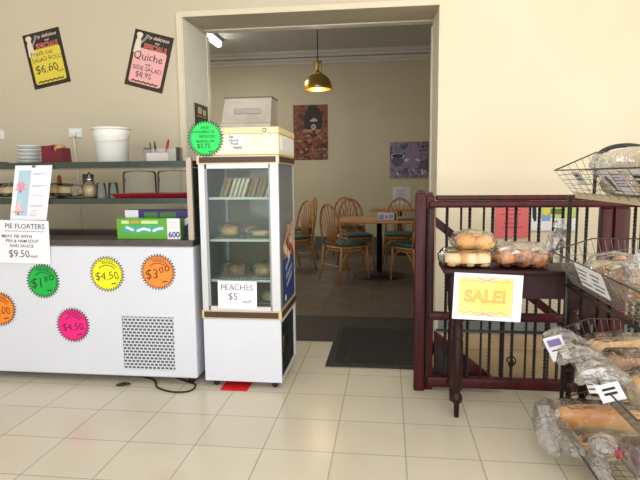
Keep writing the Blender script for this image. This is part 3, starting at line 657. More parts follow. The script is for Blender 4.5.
for a in ((-.99, 3.32, .9225, .075, .09, 'wrapped golden roll on the left of the middle fridge shelf', M_bun, 'wrapped_roll', 'bread roll'), (-.79, 3.32, .9225, .08, .06, 'wrapped flat pastry on the right of the middle fridge shelf', M_pale, 'wrapped_pastry', 'pastry'), (-.885, 3.46, .9225, .07, .07, 'wrapped roll at the back of the middle fridge shelf', M_pale, 'wrapped_roll', 'bread roll'),
          (-.96, 3.32, .6725, .095, .1, 'wrapped dark cake on the left of the lower fridge shelf', M_choc, 'wrapped_cake', 'cake'), (-.765, 3.32, .6725, .09, .1, 'wrapped seeded roll on the right of the lower fridge shelf', mat('seeded roll', (150, 126, 84), .6, rgb2=(190, 170, 120), scale=30), 'wrapped_roll', 'bread roll'),
          (-.98, 3.34, .5005, .085, .09, 'wrapped pale roll on the fridge floor left of the sign', M_pale, 'wrapped_roll', 'bread roll'), (-.74, 3.36, .5005, .075, .09, 'wrapped roll on the fridge floor right of the sign', M_pale, 'wrapped_roll', 'bread roll')): wrapped(*a)
# steel box on top of the fridge
bx = thing('steel_warmer', 'dull steel bain marie box standing on top of the fridge', 'food warmer', (-.84, 3.32, 1.59))
mst = mat('dull warm steel', (176, 166, 156), .45, .35, rgb2=(156, 146, 136), scale=6)
mb = MB(); mb.add([(-1.0, 3.215, 1.59), (-.695, 3.215, 1.59), (-.69, 3.42, 1.59), (-.99, 3.42, 1.59), (-.972, 3.235, 1.768), (-.688, 3.235, 1.768), (-.69, 3.4, 1.768), (-.965, 3.4, 1.768)], [(0, 3, 2, 1), (4, 5, 6, 7), (0, 1, 5, 4), (1, 2, 6, 5), (2, 3, 7, 6), (3, 0, 4, 7)])
mb.build('housing', mst, bx)
MB().rbox(-.978, -.682, 3.228, 3.408, 1.7685, 1.776, .003, 0, 1).build('lid', mat('steel edge', (120, 110, 102), .45, .4), bx)
MB().rbox(-1.004, -.69, 3.2, 3.214, 1.592, 1.618, .003, 0, 1).build('front_rail', mst, bx)
mb = MB(TR(-.835, 3.224, 1.69, 0, 0, -.11)); mb.rbox(-.08, .08, -.004, .002, -.016, .016, .002, 0, 1); mb.build('name_plate', mat('grey plate', (150, 142, 138), .45, .3), bx)
# plaque on the left reveal
Mp = Matrix(((0, -1, 0, OX0 + .006), (1, 0, 0, 4.5), (0, 0, 1, 1.815), (0, 0, 0, 1)))
mb = MB(Mp); mb.box(-.15, .15, -.008, 0, -.13, .09, 0)
mb.rrect(-.1, -.005, .01, .065, .012, -.009, 1); mb.rrect(.02, .1, .005, .055, .012, -.009, 1); mb.rect(-.12, .12, -.012, -.006, -.009, 1); mb.disc(-.05, -.06, .04, .03, -.009, 2); mb.disc(.06, -.06, .03, .03, -.009, 2)
tag(mb.build('wall_plaque', [mat('black board', (38, 36, 32), .5), mat('cream letters', (214, 200, 160), .6), mat('dark grey print', (90, 86, 78), .6)]), 'small black plaque with cream lettering on the left door reveal', 'plaque')
# power outlets on the wall
def outlet(x, z, label, cord):
    t = thing('power_outlet', label, 'power outlet', (x, WY, z), 'white outlets on the tan wall')
    MB().rbox(x - .056, x + .056, WY - .012, WY - .0005, z - .036, z + .036, .004, 0, 1).build('plate', wb, t); pt = kids(t)[-1]
    for dx in (-.028, .028): MB().rbox(x + dx - .014, x + dx + .014, WY - .015, WY - .0125, z + .008, z + .026, .002, 0, 1).build('switch', M_paper, pt)
    if cord:
        p = MB(); p.rbox(x - .016, x + .016, WY - .045, WY - .0155, z - .028, z + .004, .005); p.build('plug', wb, t)
        (MB().tube([(x, WY - .04, z - .029), (x + .002, WY - .03, z - .1), (x + .004, WY - .02, z - .25), (x + .004, WY - .02, z - .9)], .005, 0, 6).build('cord', wb, kids(t)[-1]))
outlet(-2.487, 1.665, 'white double power outlet with a cord above the maroon dispenser', True); outlet(-3.165, 1.662, 'white power outlet at the left photo edge', False)
# specials posters
def special(cx, cz, rot, col, label, rows):
    mb = MB(TR(cx, WY - .0029, cz, 0, -rot)); w, h = .318, .428
    mb.box(-w / 2, w / 2, 0, .0028, -h / 2, h / 2, 0)
    mb.rrect(-w / 2 + .026, w / 2 - .026, -h / 2 + .03, .085, .02, -.0008, 1)
    mb.text('Try delicious', .034, .176, .037, -.0008, 2, shear=.25, bold=.01); mb.text('our', .04, .142, .028, -.0008, 2, bold=.01)
    mb.text('SPECIALS', .03, .1, .058, -.0012, 4, bold=.035, sx=.8); mb.text('SPECIALS', .03, .1, .058, -.0018, 3, bold=.012, sx=.8)
    # a plain cook silhouette, hat and jacket
    mb.disc(-.112, .178, .026, .02, -.0016, 2, 14); mb.rect(-.13, -.094, .15, .175, -.0018, 2); mb.poly([(-.14, .04), (-.085, .04), (-.09, .135), (-.1, .15), (-.125, .15), (-.135, .135)], -.0016, 2); mb.line([(-.09, .12), (-.06, .16), (-.05, .19)], .016, -.0016, 5)
    for t, x, z, s_, md in rows: mb.text(t, x, z, s_, -.0016, 6 if md else 0, jig=.05)
    mb.line([(-.11 + .02 * k, -h / 2 + .042 + (.008 if k % 2 else 0)) for k in range(12)], .014, -.0016, 7)
    tag(mb.build('specials_poster', [mat('black brown print', (44, 32, 28), .5), mat('card %s' % label[:6], col, .6), mat('cream print', (226, 214, 196), .6), mat('red print', (196, 44, 40), .6), mat('pale print edge', (240, 200, 180), .6), mat('grey print', (150, 144, 138), .6), mat('green black marker', (66, 66, 50), .7), mat('brown plate print', (110, 84, 54), .7)]), label, 'poster', 'specials posters on the tan wall')
special(-2.696, 2.25, .183, (226, 206, 70), 'yellow and black SPECIALS poster tilted on the wall, salad rolls', [('Fresh cut', -.03, .05, .05, 1), ('SALAD ROLLS', .01, .0, .044, 1), ('$6.60', -.015, -.075, .088, 1), ('each', .095, -.11, .03, 0)])
special(-1.846, 2.2, -.27, (238, 176, 178), 'pink and black SPECIALS poster tilted on the wall, quiche', [('Quiche', -.01, .025, .082, 1), ('with', .0, -.03, .028, 0), ('SIDE SALAD', .0, -.065, .045, 0), ('$8.95', -.02, -.115, .06, 1)])

# ================================================================== DINING ROOM
M_cane = mat('honey cane', (184, 132, 74), .4, rgb2=(160, 108, 58), scale=20)
M_cush = mat('teal green vinyl', (62, 92, 88), .5, var=.12, scale=6)
def make_chair(label):
    t = thing('dining_chair', label, 'chair', (0, 0, 0), 'cane dining chairs')   # faces +x, centre of seat at origin
    for sy in (-1, 1):
        MB().tube([(.215, sy * .205, 0), (.2, sy * .195, .25), (.19, sy * .19, .43)], [.013, .016, .017], 0, 8).build('leg', M_cane, t)
        MB().tube([(-.27, sy * .2, 0), (-.22, sy * .19, .22), (-.2, sy * .185, .44)], [.013, .016, .017], 0, 8).build('leg', M_cane, t)
    ring = lambda rx, ry, z, n=28, pw=3: [(math.copysign(abs(math.cos(2 * PI * k / n)) ** (2 / pw), math.cos(2 * PI * k / n)) * rx, math.copysign(abs(math.sin(2 * PI * k / n)) ** (2 / pw), math.sin(2 * PI * k / n)) * ry, z) for k in range(n)]
    mb = MB(); mb.tube(ring(.21, .205, .425), .017, 0, 8, True); mb.tube(ring(.2, .195, .39), .012, 0, 6, True); mb.build('seat_frame', M_cane, t)
    MB().loft([(-.2, 0, .462), (-.19, 0, .462), (0, 0, .466), (.2, 0, .462), (.215, 0, .462)], [(.12, .014), (.19, .024), (.205, .03), (.195, .024), (.13, .014)], 22, 3.2).build('cushion', M_cush, t)
    hp = []
    for k in range(21):
        a = PI * k / 20; y = .2 * math.cos(a) * (1 + .12 * math.sin(a)); z = .46 + .5 * math.sin(a) ** .75; hp.append((-.2 - .16 * (z - .44), y, z))
    MB().tube(hp, .015, 0, 8).build('back_hoop', M_cane, t)
    for q in range(-3, 4):
        a = PI / 2 + q * .33; y = -.2 * math.cos(a) * (1 + .12 * math.sin(a)); z = .46 + .5 * max(0, math.sin(a)) ** .75
        MB().tube([(-.205, q * .018, .44), (-.235, y * .45 + q * .004, .44 + (z - .44) * .5), (-.2 - .16 * (z - .44), y, z)], .0075, 0, 6).build('spindle', M_cane, t)
    for sy in (-1, 1):
        MB().tube([(.2 - .2 * (1 - math.cos(PI * k / 12)) * 1.02, sy * .195, .2 + .19 * math.sin(PI * k / 12)) for k in range(13)], .009, 0, 6).build('leg_brace', M_cane, t)
    MB().tube([(.203, .19 * math.cos(PI * k / 12), .22 + .17 * math.sin(PI * k / 12)) for k in range(13)], .009, 0, 6).build('leg_brace', M_cane, t)
    MB().tube([(-.225, -.19, .2), (-.225, .19, .2)], .01, 0, 6).build('stretcher', M_cane, t)
    return t
chA = make_chair('cane dining chair at the front left of the square table, seen side on')
chs = [(-.53, 6.78, 43, None), (.33, 6.68, 127, 'cane dining chair front right of the table, partly behind the maroon newel post'),
       (-.46, 7.78, -68, 'cane dining chair at the far left side of the table, back hoop facing'), (.15, 7.9, -95, 'cane dining chair at the far right side of the table beneath the purple poster'),
       (-1.33, 7.42, 224, 'cane dining chair beside the fridge, its back turned to the table'), (-1.42, 8.55, 200, 'cane dining chair behind the one beside the fridge'), (-.62, 8.95, 75, 'cane dining chair furthest back, behind the far left table chair')]
for i, (x, y, a, lab) in enumerate(chs):
    if i == 0: chA.location = (x, y, .002); chA.rotation_euler = (0, 0, math.radians(a))
    else: dup(chA, (x, y, .002), math.radians(a), lab)
M_ttop = mat('honey table top', (196, 142, 82), .3, rgb2=(180, 126, 70), scale=5)
def cafe_table(x0, x1, y0, y1, label):
    cx, cy = (x0 + x1) / 2, (y0 + y1) / 2
    t = thing('cafe_table', label, 'table', (cx, cy, .002), 'pedestal tables in the dining room')
    MB().rbox(x0, x1, y0, y1, .722, .75, .008).build('table_top', M_ttop, t)
    MB().lathe([(.035, .03), (.035, .7), (.12, .712), (.12, .722)], cx, cy, 0, 16).build('pedestal', M_black, t)
    MB().lathe([(.33, .002), (.33, .015), (.1, .04), (.035, .06)], cx, cy, 0, 28).build('base', M_black, t)
    return t
cafe_table(-.62, .4, 6.62, 7.46, 'square cane coloured pedestal table in the dining room doorway view'); cafe_table(-.3, .7, 8.95, 9.5, 'far pedestal table against the dining room back wall')
nd = thing('napkin_dispenser', 'white and blue napkin box on the dining table', 'napkin dispenser', (-.02, 6.82, .75))
MB().rbox(-.12, .08, 6.77, 6.87, .7505, .84, .008).build('box', mat('pale blue white card', (206, 212, 226), .5), nd)
mb = MB(TR(-.02, 6.768, .795)); mb.rect(-.09, -.03, -.03, .03, 0, 0); mb.disc(.0, 0, .018, .022, 0, 1); mb.rect(.03, .085, -.02, .025, 0, 0); mb.build('printed_label', [mat('blue print', (130, 150, 190), .5), mat('orange brown print', (196, 130, 90), .5)], nd)
tag(MB().box(.13, .36, 6.72, 6.95, .7505, .76).build('menu_folder', mat('dark menu cover', (44, 46, 52), .4)), 'dark menu folder lying on the dining table', 'menu')
tag(MB().rbox(.06, .1, 6.9, 6.94, .7505, .83, .004).build('pepper_shaker', mat('dark shaker', (60, 48, 44), .4)), 'small dark shaker beside the napkin box', 'shaker')
# wall pictures
art1 = ramp_noise('brown coffee picture', [(.25, (30, 18, 14)), (.42, (86, 40, 28)), (.52, (140, 80, 44)), (.62, (96, 44, 34)), (.8, (196, 150, 96))], 5, .5)
mb = MB(TR(-1.398, DYB - .004, 2.09)); w, h = .63, .985; mb.box(-w / 2, w / 2, 0, .003, -h / 2, h / 2, 0)
mb.disc(.05, .2, .17, .28, -.001, 3, 20); mb.poly([(-.1, .0), (.16, .0), (.2, .05), (-.12, .06)], -.0015, 5)
for dx, dz, rx, rz, k in ((.06, .215, .07, .02, 1), (.06, .235, .035, .02, 1), (.055, .1, .045, .045, 1), (.055, .1, .025, .025, 3)): mb.disc(dx, dz, rx, rz, -.002, k, 14)
rr = random.Random(3)
for k in range(70):
    x, z = rr.uniform(-w / 2 + .05, w / 2 - .05), -h / 2 + .05 + .5 * rr.random() ** 1.4
    mb.disc(x, z, rr.uniform(.02, .05), rr.uniform(.015, .035), -.0016 - .00002 * k, rr.choice((2, 3, 4, 5)), 8)
tag(mb.build('picture', [art1, mat('cream cup print', (206, 196, 180), .5), mat('toffee print', (140, 86, 52), .5), mat('dark coffee print', (38, 24, 18), .5), mat('russet print', (108, 54, 38), .5), mat('light toffee print', (164, 120, 80), .5)]), 'tall brown coffee themed picture on the dining room back wall', 'picture')
art2 = ramp_noise('purple coffee picture', [(.25, (46, 42, 66)), (.42, (96, 88, 122)), (.55, (150, 136, 156)), (.7, (92, 76, 116)), (.85, (212, 206, 214))], 7, .5)
mb = MB(TR(.365, DYB - .022, 1.576)); w, h = .675, .63; mb.box(-w / 2, w / 2, 0, .02, -h / 2, h / 2, 0)
for dx, dz, rx, rz, k in ((-.2, .07, .12, .05, 1), (-.2, -.02, .1, .1, 2), (-.2, .075, .1, .035, 4), (.06, .0, .14, .05, 1), (.06, -.08, .12, .09, 3), (.06, .1, .13, .1, 3)): mb.disc(dx, dz, rx, rz, -.001 - .0003 * k, k, 18)
for k in range(60):
    x, z = rr.uniform(-w / 2 + .04, w / 2 - .04), rr.uniform(-h / 2 + .03, h / 2 - .03)
    if x < .15 and z > -.14: continue
    a = rr.uniform(0, 3.1); mb.line([(x - .03 * math.cos(a), z - .03 * math.sin(a)), (x + .03 * math.cos(a), z + .03 * math.sin(a))], .022, -.003 - .00002 * k, rr.choice((2, 3, 4, 1)))
tag(mb.build('picture', [art2, mat('pale lilac print', (206, 200, 210), .5), mat('slate violet print', (84, 84, 120), .5), mat('mauve grey print', (142, 124, 148), .5), mat('dark violet print', (56, 40, 66), .5)]), 'square purple coffee cups picture on the dining room back wall', 'picture')
mb = MB(TR(.24, DYB - .002, .94)); mb.box(-.155, .155, 0, .0018, -.16, .16, 0)
for k in range(7): mb.rect(-.1, .1 - .03 * (k % 3), .1 - .032 * k, .106 - .032 * k, -.001, 1)
tag(mb.build('notice', [mat('pale notice paper', (214, 218, 226), .7), M_inkgrey]), 'white paper notice on the dining wall below the purple picture', 'notice')
# pendant lamp
PX, PY = -.915, 7.2
pl = thing('pendant_lamp', 'brass dome pendant lamp hanging over the dining table', 'lamp', (PX, PY, 2.4))
M_brass = mat('brass', (200, 168, 92), .32, 1.0)
MB().tube([(PX, PY, 2.72), (PX, PY, HC)], .007, 0, 6).build('cable', M_black, pl)
MB().lathe([(.05, HC - .03), (.05, HC)], PX, PY, 0, 16).build('ceiling_rose', M_brass, pl)
MB().lathe([(.178, 2.425), (.186, 2.425), (.184, 2.46), (.17, 2.52), (.14, 2.57), (.1, 2.605), (.06, 2.622), (.058, 2.618), (.1, 2.598), (.136, 2.563), (.165, 2.515), (.178, 2.46), (.18, 2.427)], PX, PY, 0, 36, False, False).build('shade', M_brass, pl)
mb = MB(); mb.lathe([(.055, 2.62), (.055, 2.64), (.02, 2.645), (.02, 2.76), (.03, 2.765), (.012, 2.8)], PX, PY, 0, 18)
for k in range(4): a = k * PI / 2 + .5; mb.tube([(PX + .052 * math.cos(a), PY + .052 * math.sin(a), 2.63), (PX + .052 * math.cos(a), PY + .052 * math.sin(a), 2.77)], .005, 0, 6)
mb.lathe([(.035, 2.77), (.06, 2.772), (.06, 2.778), (.03, 2.785)], PX, PY, 0, 18); mb.build('gallery', M_brass, pl)
MB().lathe([(.001, 2.415), (.03, 2.425), (.045, 2.455), (.04, 2.49), (.02, 2.53), (.018, 2.61)], PX, PY, 0, 18).build('bulb', mat('warm bulb', (255, 226, 160), .5, emit=9), pl)
# fluorescent light
ft = thing('fluorescent_light', 'fluorescent tube light on the dining room ceiling', 'light', (-2.705, 7.95, HC))
MB().box(-2.765, -2.645, 7.2, 8.8, HC - .05, HC - .0005).build('housing', M_white, ft)
MB().tube([(-2.705, 7.25, HC - .09), (-2.705, 8.74, HC - .09)], .04, 0, 12).build('tube', mat('lit tube', (255, 252, 240), .5, emit=14), ft)

# ================================================================== MAT
mm = thing('door_mat', 'black ribbed rubber mat lying in the doorway', 'mat', (-.1, 4.05, .004))
mb = MB(); mb.prism([(-.425, .0045), (.235, .0045), (.225, .014), (-.41, .014)], 3.58, 4.55); mb.build('base', mat('brown black rubber', (40, 35, 32), .8), mm)
mb = MB()
for k in range(26): x = -.37 + k * .0222; mb.box(x, x + .013, 3.64, 4.5, .0138, .019)
mb.build('ribs', mat('black ribbed rubber', (24, 24, 27), .8), mm)

# ================================================================== BALUSTRADE
BY = 3.25
ba = thing('balustrade', 'maroon timber balustrade with black twisted iron balusters around the stairwell', 'balustrade', (1.5, BY, 0))
def newel(x0, x1, y0, y1, h):
    mb = MB(); mb.rbox(x0, x1, y0, y1, .0, h - .018, .006, 0, 2)
    mb.prism([(x0 + .004, h - .018), (x1 - .004, h - .018), (x1 - .014, h), (x0 + .014, h)], y0 + .006, y1 - .006)
    return mb.build('newel_post', M_maroon, ba)
newel(.16, .222, BY - .035, BY + .035, 1.215); newel(.2225, .272, BY - .012, BY + .05, 1.2)
newel(1.2, 1.262, BY - .02, BY + .045, 1.125); newel(1.2625, 1.345, BY - .035, BY + .035, 1.125); newel(3.1, 3.18, BY - .035, BY + .035, 1.2)
def rail(z0, z1, y0, y1, nm, x0=.238):
    mb = MB()
    for a, b_ in ((x0, 1.2 if z1 < 1.1 else 3.1), (1.335, 3.1)):
        if z1 > 1.1 and a > 1: continue
        mb.rbox(a, b_, y0, y1, z0, z1, min(.012, (z1 - z0) * .3), 0, 3)
    return mb.build(nm, M_maroon, ba)
rail(1.112, 1.15, BY - .042, BY + .03, 'handrail'); rail(1.152, 1.182, BY - .02, BY + .05, 'handrail', .28)
rail(.435, .485, BY - .015, BY + .03, 'middle_rail'); rail(.022, .088, BY - .025, BY + .03, 'bottom_rail', .178 + .06)
MB().box(.29, 3.1, BY - .004, BY + .006, .366, .38).build('iron_bar', M_iron, ba)
def twist(x, y, z0, z1, s_=.0073, pitch=.088):
    mb = MB(); n = int((z1 - z0) / .0066); vs = []; fs = []
    for i in range(n + 1):
        z = z0 + (z1 - z0) * i / n; a = 2 * PI * (z / pitch)
        for k in range(4): vs.append((x + s_ * 1.35 * math.cos(a + k * PI / 2), y + s_ * 1.35 * math.sin(a + k * PI / 2), z))
    for i in range(n):
        for k in range(4): fs.append((i * 4 + k, i * 4 + (k + 1) % 4, i * 4 + 4 + (k + 1) % 4, i * 4 + 4 + k))
    return mb.add(vs, fs)
bal0 = None
def put(bal, x, y, parent):
    c = bal.copy(); C.objects.link(c); c.parent = parent; c.location = Vector((x, y, 0)) - Vector((parent.location.x, parent.location.y, 0)); return c
b0 = twist(.39, BY + .006, .087, 1.113); b0.M = Matrix.Identity(4)
mesh_b = MB(); mesh_b.v = [v - Vector((.39, BY + .006, 0)) for v in b0.v]; mesh_b.f, mesh_b.m, mesh_b.sm = b0.f, b0.m, b0.sm
first = mesh_b.build('baluster', M_iron, None, base=(0, 0, 0)); first.parent = ba; first.location = Vector((.345 - 1.5, .006, 0))
k = 1; x = .475
while x < 3.05:
    if not (1.18 < x < 1.36): put(first, x, BY + .006, ba)
    if not (1.18 < x - .047 < 1.36): put(first, x - .047, BY + .022, ba).scale = (.75, .75, 1)
    x += .13
put(first, .2335, BY - .03, ba).scale = (.9, .9, 1)
kn = MB()
for q in range(4):
    kn.tube([(.735 + .026 * math.sin(PI * j / 10) * math.cos(q * PI / 2 + j * .22), BY + .006 + .026 * math.sin(PI * j / 10) * math.sin(q * PI / 2 + j * .22), .155 + .075 * j / 10) for j in range(11)], .0045, 0, 6)
kn.build('basket_knot', M_iron, ba)
# return of the balustrade to the wall on the left
# stair guard inside, sloping down to the right
SG = HY0 + .055
sg = thing('stair_guard', 'sloping maroon stair handrail with iron balusters running down behind the balustrade', 'handrail', (.3, SG, 0))
sl_ = -.8
def slope_bar(zs, hh, x0, x1, nm, yw=.022):
    mb = MB(); za, zb = zs + sl_ * (x0 - .283), zs + sl_ * (x1 - .283)
    mb.prism([(x0, za - hh), (x1, zb - hh), (x1, zb), (x0, za)], SG - yw, SG + yw); return mb.build(nm, M_maroon, sg)
slope_bar(1.055, .062, .29, 2.4, 'handrail'); slope_bar(.345, .075, .29, 2.4, 'string')
MB().prism([(.29, .262), (.29, -.9), (1.7, -.9), (.29 + 1.1, -.62)], SG - .012, SG + .012).build('side_panel', mat('dark stair side panel', (40, 24, 22), .6), sg)
mb2 = twist(0, 0, -.362, .33); g0 = mb2.build('baluster', M_iron, None, base=(0, 0, 0)); g0.parent = sg
for k in range(7):
    x = .43 + .264 * k; z = .3 + sl_ * (x - .283) + .362
    o = g0 if k == 0 else g0.copy()
    if k: C.objects.link(o); o.parent = sg
    o.location = (x - .3, 0, z)
# papers on the wall behind
mb = MB(TR(.905, WY - .018, .99)); mb.rect(-.12, .12, -.155, .155, 0, 0)
for k in range(6): mb.text(('OPEN', 'MON - FRI', 'TAKE AWAY', 'SALADS', 'ROLLS', 'PIES')[k] if False else '—' * (2 + (k * 7) % 3), -.005 + .01 * (k % 2), .085 - .032 * k, .036, -.001, 1, bold=.02)
tag(mb.build('wall_notice', [mat('salmon pink paper', (222, 110, 112), .7), mat('dark red ink', (96, 36, 44), .7)]), 'salmon pink paper notice on the wall behind the balustrade', 'notice')
mb = MB(TR(1.195, WY - .018, 1.01)); mb.rect(-.172, .172, -.12, .125, 0, 0)
mb.rect(-.1, .16, -.03, .075, -.001, 1); mb.rect(-.02, .07, .0, .04, -.0015, 2); mb.poly([(-.15, .06), (-.12, .07), (-.115, -.04), (-.13, -.06), (-.145, -.02)], -.001, 3); mb.rect(-.08, -.02, -.05, .0, -.0015, 4); mb.disc(-.05, .02, .02, .03, -.002, 5)
tag(mb.build('wall_notice', [M_paper, mat('lime print', (190, 210, 130), .6), mat('olive print', (110, 120, 60), .6), M_ink, mat('sky print', (130, 170, 210), .6), mat('yellow print', (230, 210, 70), .6)]), 'white notice with lime green print behind the balustrade', 'notice')

# ================================================================== BREAD TABLE
TX0, TX1, TY0, TY1, TZ = .289, 1.06, 2.84, 3.14, .81
bt = thing('console_table', 'small dark timber table with turned legs in front of the balustrade', 'table', ((TX0 + TX1) / 2, (TY0 + TY1) / 2, 0))
MB().rbox(TX0, TX1, TY0, TY1, TZ - .022, TZ, .006).build('table_top', M_dark, bt)
mb = MB(); mb.box(TX0 + .04, TX1 - .03, TY0 + .03, TY0 + .05, TZ - .15, TZ - .0225); mb.box(TX0 + .04, TX1 - .03, TY1 - .05, TY1 - .03, TZ - .15, TZ - .0225); mb.box(TX0 + .04, TX0 + .06, TY0 + .05, TY1 - .05, TZ - .15, TZ - .0225); mb.box(TX1 - .05, TX1 - .03, TY0 + .05, TY1 - .05, TZ - .15, TZ - .0225)
mb.build('apron', M_dark, bt)
for x in (TX0 + .083, TX1 - .045):
    for y in (TY0 + .038, TY1 - .045):
        mb = MB(); mb.box(x - .03, x + .03, y - .03, y + .03, .56, TZ - .0225)
        mb.lathe([(.013, 0), (.015, .06), (.014, .075), (.026, .085), (.031, .105), (.026, .125), (.017, .135), (.02, .145), (.028, .16), (.029, .42), (.024, .44), (.03, .455), (.022, .47), (.026, .5), (.022, .52), (.03, .54), (.03, .56)], x, y, 0, 18)
        mb.build('leg', M_dark, bt)
mb = MB(TR(.511, TY0 - .006, .672, 0, .035)); w, h = .345, .245; mb.rect(-w / 2, w / 2, -h / 2, h / 2, 0, 0)
ym = mat('SALE yellow print', (246, 234, 150), .6, rgb2=(248, 228, 110), scale=6)
mb.rect(-w / 2 + .022, w / 2 - .045, -h / 2 + .02, h / 2 - .018, -.0008, 2); mb.rect(-w / 2 + .03, w / 2 - .052, -h / 2 + .028, h / 2 - .026, -.0012, 1)
mb.text('SALE!', -.012, .0, .088, -.0022, 3, bold=.03); mb.text('SALE!', -.012, .0, .088, -.0026, 4, bold=-.004)
for s_ in (-1, 1):
    mb.line([(-.135 + .0115 * k, s_ * (.075 + .012 * abs(math.sin(k * .7)))) for k in range(22)], .006, -.0018, 5); mb.line([(-.05 + .02 * k, s_ * (.1 - .012 * math.sin(PI * k / 4))) for k in range(5)], .007, -.0024, 5)
tag(mb.build('sale_sign', [M_paper, ym, mat('pale pink border', (246, 214, 190), .6), mat('salmon letter outline', (226, 140, 96), .6), mat('straw letter fill', (240, 206, 110), .6), mat('faint pink scroll', (236, 176, 160), .6)]), 'white and yellow SALE! sign hanging on the dark table front', 'sign')
# bread on the table
def tail_at(pts, rad, seed, m=None, nm='bag_tail', n=16, jit=.2):
    def f(t): MB().loft(pts, rad, n, 2.0, jit, 0, False, seed).build(nm, m or M_crumple, next((c for c in kids(t) if c.name.startswith('plastic_bag')), t))
    return f
z = TZ + .0005
rolls_in_bag('bagged_rolls', 'clear bag of pale rolls on the left of the dark table', 'bread', [(.345, 2.93, z, .052, .085), (.43, 2.92, z, .052, .082), (.5, 2.93, z, .05, .08), (.37, 3.03, z, .055, .088), (.475, 3.03, z, .055, .085)],
             [(.272, 2.98, z + .05), (.3, 2.98, z + .05), (.36, 2.98, z + .05), (.45, 2.98, z + .05), (.53, 2.98, z + .05), (.565, 2.98, z + .045)], [(.04, .02), (.09, .046), (.115, .051), (.115, .051), (.1, .046), (.04, .02)], [M_pale, mat('toasted roll crust', (206, 150, 92), .55, rgb2=(236, 214, 170), scale=12), M_pale], 'bagged bread on the dark table', seed=11)
rolls_in_bag('bagged_buns', 'bag of golden buns lying on top of the pale rolls', 'bread', [(.41, 2.96, z + .094, .062, .088), (.51, 2.96, z + .09, .055, .08), (.46, 3.05, z + .095, .06, .095)],
             [(.335, 2.99, z + .13), (.36, 2.99, z + .14), (.44, 2.99, z + .146), (.54, 2.99, z + .14), (.575, 2.99, z + .12)], [(.03, .02), (.08, .04), (.1, .055), (.08, .045), (.03, .02)], M_bun, 'bagged bread on the dark table', roll_name='bun', bagmat=M_cling, seed=21)
gz = mat('glazed fruit bun', (84, 42, 38), .35, rgb2=(196, 132, 84), scale=16, coat=.4); ic = mat('white icing', (232, 218, 210), .35, var=.05)
def iced(t):
    for k, (x, y, q) in enumerate(((.61, 2.93, .1), (.665, 2.9, .085), (.7, 2.95, .11), (.77, 2.92, .1), (.655, 3.02, .12))):
        MB().loft([(x - .035, y, z + q - .012), (x - .02, y - .006, z + q), (x, y + .004, z + q + .006), (x + .022, y - .004, z + q + .002), (x + .036, y, z + q - .012)], [(.006, .003), (.02, .007), (.026, .008), (.018, .007), (.005, .003)], 10, 2, .22, 0, True, k).build('icing', ic, t)
    tail_at([(.83, 2.92, z + .09), (.85, 2.91, z + .12), (.87, 2.9, z + .17), (.885, 2.89, z + .22), (.88, 2.89, z + .26)], [(.03, .03), (.05, .04), (.065, .05), (.05, .05), (.02, .03)], 31)(t)
rolls_in_bag('bagged_fruit_buns', 'bag of dark iced fruit buns on the right of the dark table', 'bread', [(.62, 2.94, z, .062, .105), (.7, 2.93, z, .064, .11), (.78, 2.93, z, .06, .1), (.66, 3.04, z, .06, .12), (.76, 3.04, z, .06, .125)],
             [(.555, 2.985, z + .05), (.585, 2.985, z + .058), (.65, 2.985, z + .066), (.75, 2.985, z + .068), (.83, 2.98, z + .062), (.862, 2.97, z + .06)], [(.04, .025), (.1, .058), (.125, .067), (.125, .067), (.1, .06), (.03, .03)], gz, 'bagged bread on the dark table', roll_name='fruit_bun', tail=iced, seed=35)

# ================================================================== BREAD RACK
RX0, RX1, RYN, RYF = .808, 1.21, 1.8, 2.80
rk = thing('bread_rack', 'black tubular bread rack carrying four wire baskets', 'rack', (1.08, 2.35, 0))
PXF, PXB = .893, 1.235
tiers = [1.19, .765, .335, .03]      # basket floor heights
for x, y, h in ((PXF, RYF + .02, 1.19), (PXB, RYF + .02, 1.4), (PXF, RYN - .03, 1.19), (PXB, RYN - .03, 1.4)):
    MB().tube([(x, y, 0), (x, y, h)], .0105, 0, 10).build('post', M_iron, rk)
for zt in tiers[1:3]:
    for x in ((PXF, PXB) if zt > .5 else (PXB - .05, PXB)): MB().tube([(x, RYN - .03, zt - .02), (x, RYF + .02, zt - .02)], .0085, 0, 8).build('side_rail', M_iron, rk)
    for y in (RYF + .02, RYN - .03): MB().tube([(PXF, y, zt - .034), (PXB, y, zt - .034)], .007, 0, 8).build('cross_rail', M_iron, rk)
for y in (RYF + .022, RYN - .03):
    MB().tube([(PXB - .0 - .25 * (1 - math.cos(PI * k / 16)) / 1.0 * .5 * 1.0 + .0, y, 1.39 + .082 * math.sin(PI * k / 16)) for k in range(17)] if False else [(1.14 + .135 * math.cos(PI * k / 16), y, 1.365 + .07 * math.sin(PI * k / 16)) for k in range(17)], .011, 0, 10).build('top_hoop', M_iron, rk)
    MB().tube([(1.005, y, 1.17), (1.005, y, 1.375)], .0085, 0, 8).build('hoop_stay', M_iron, rk)
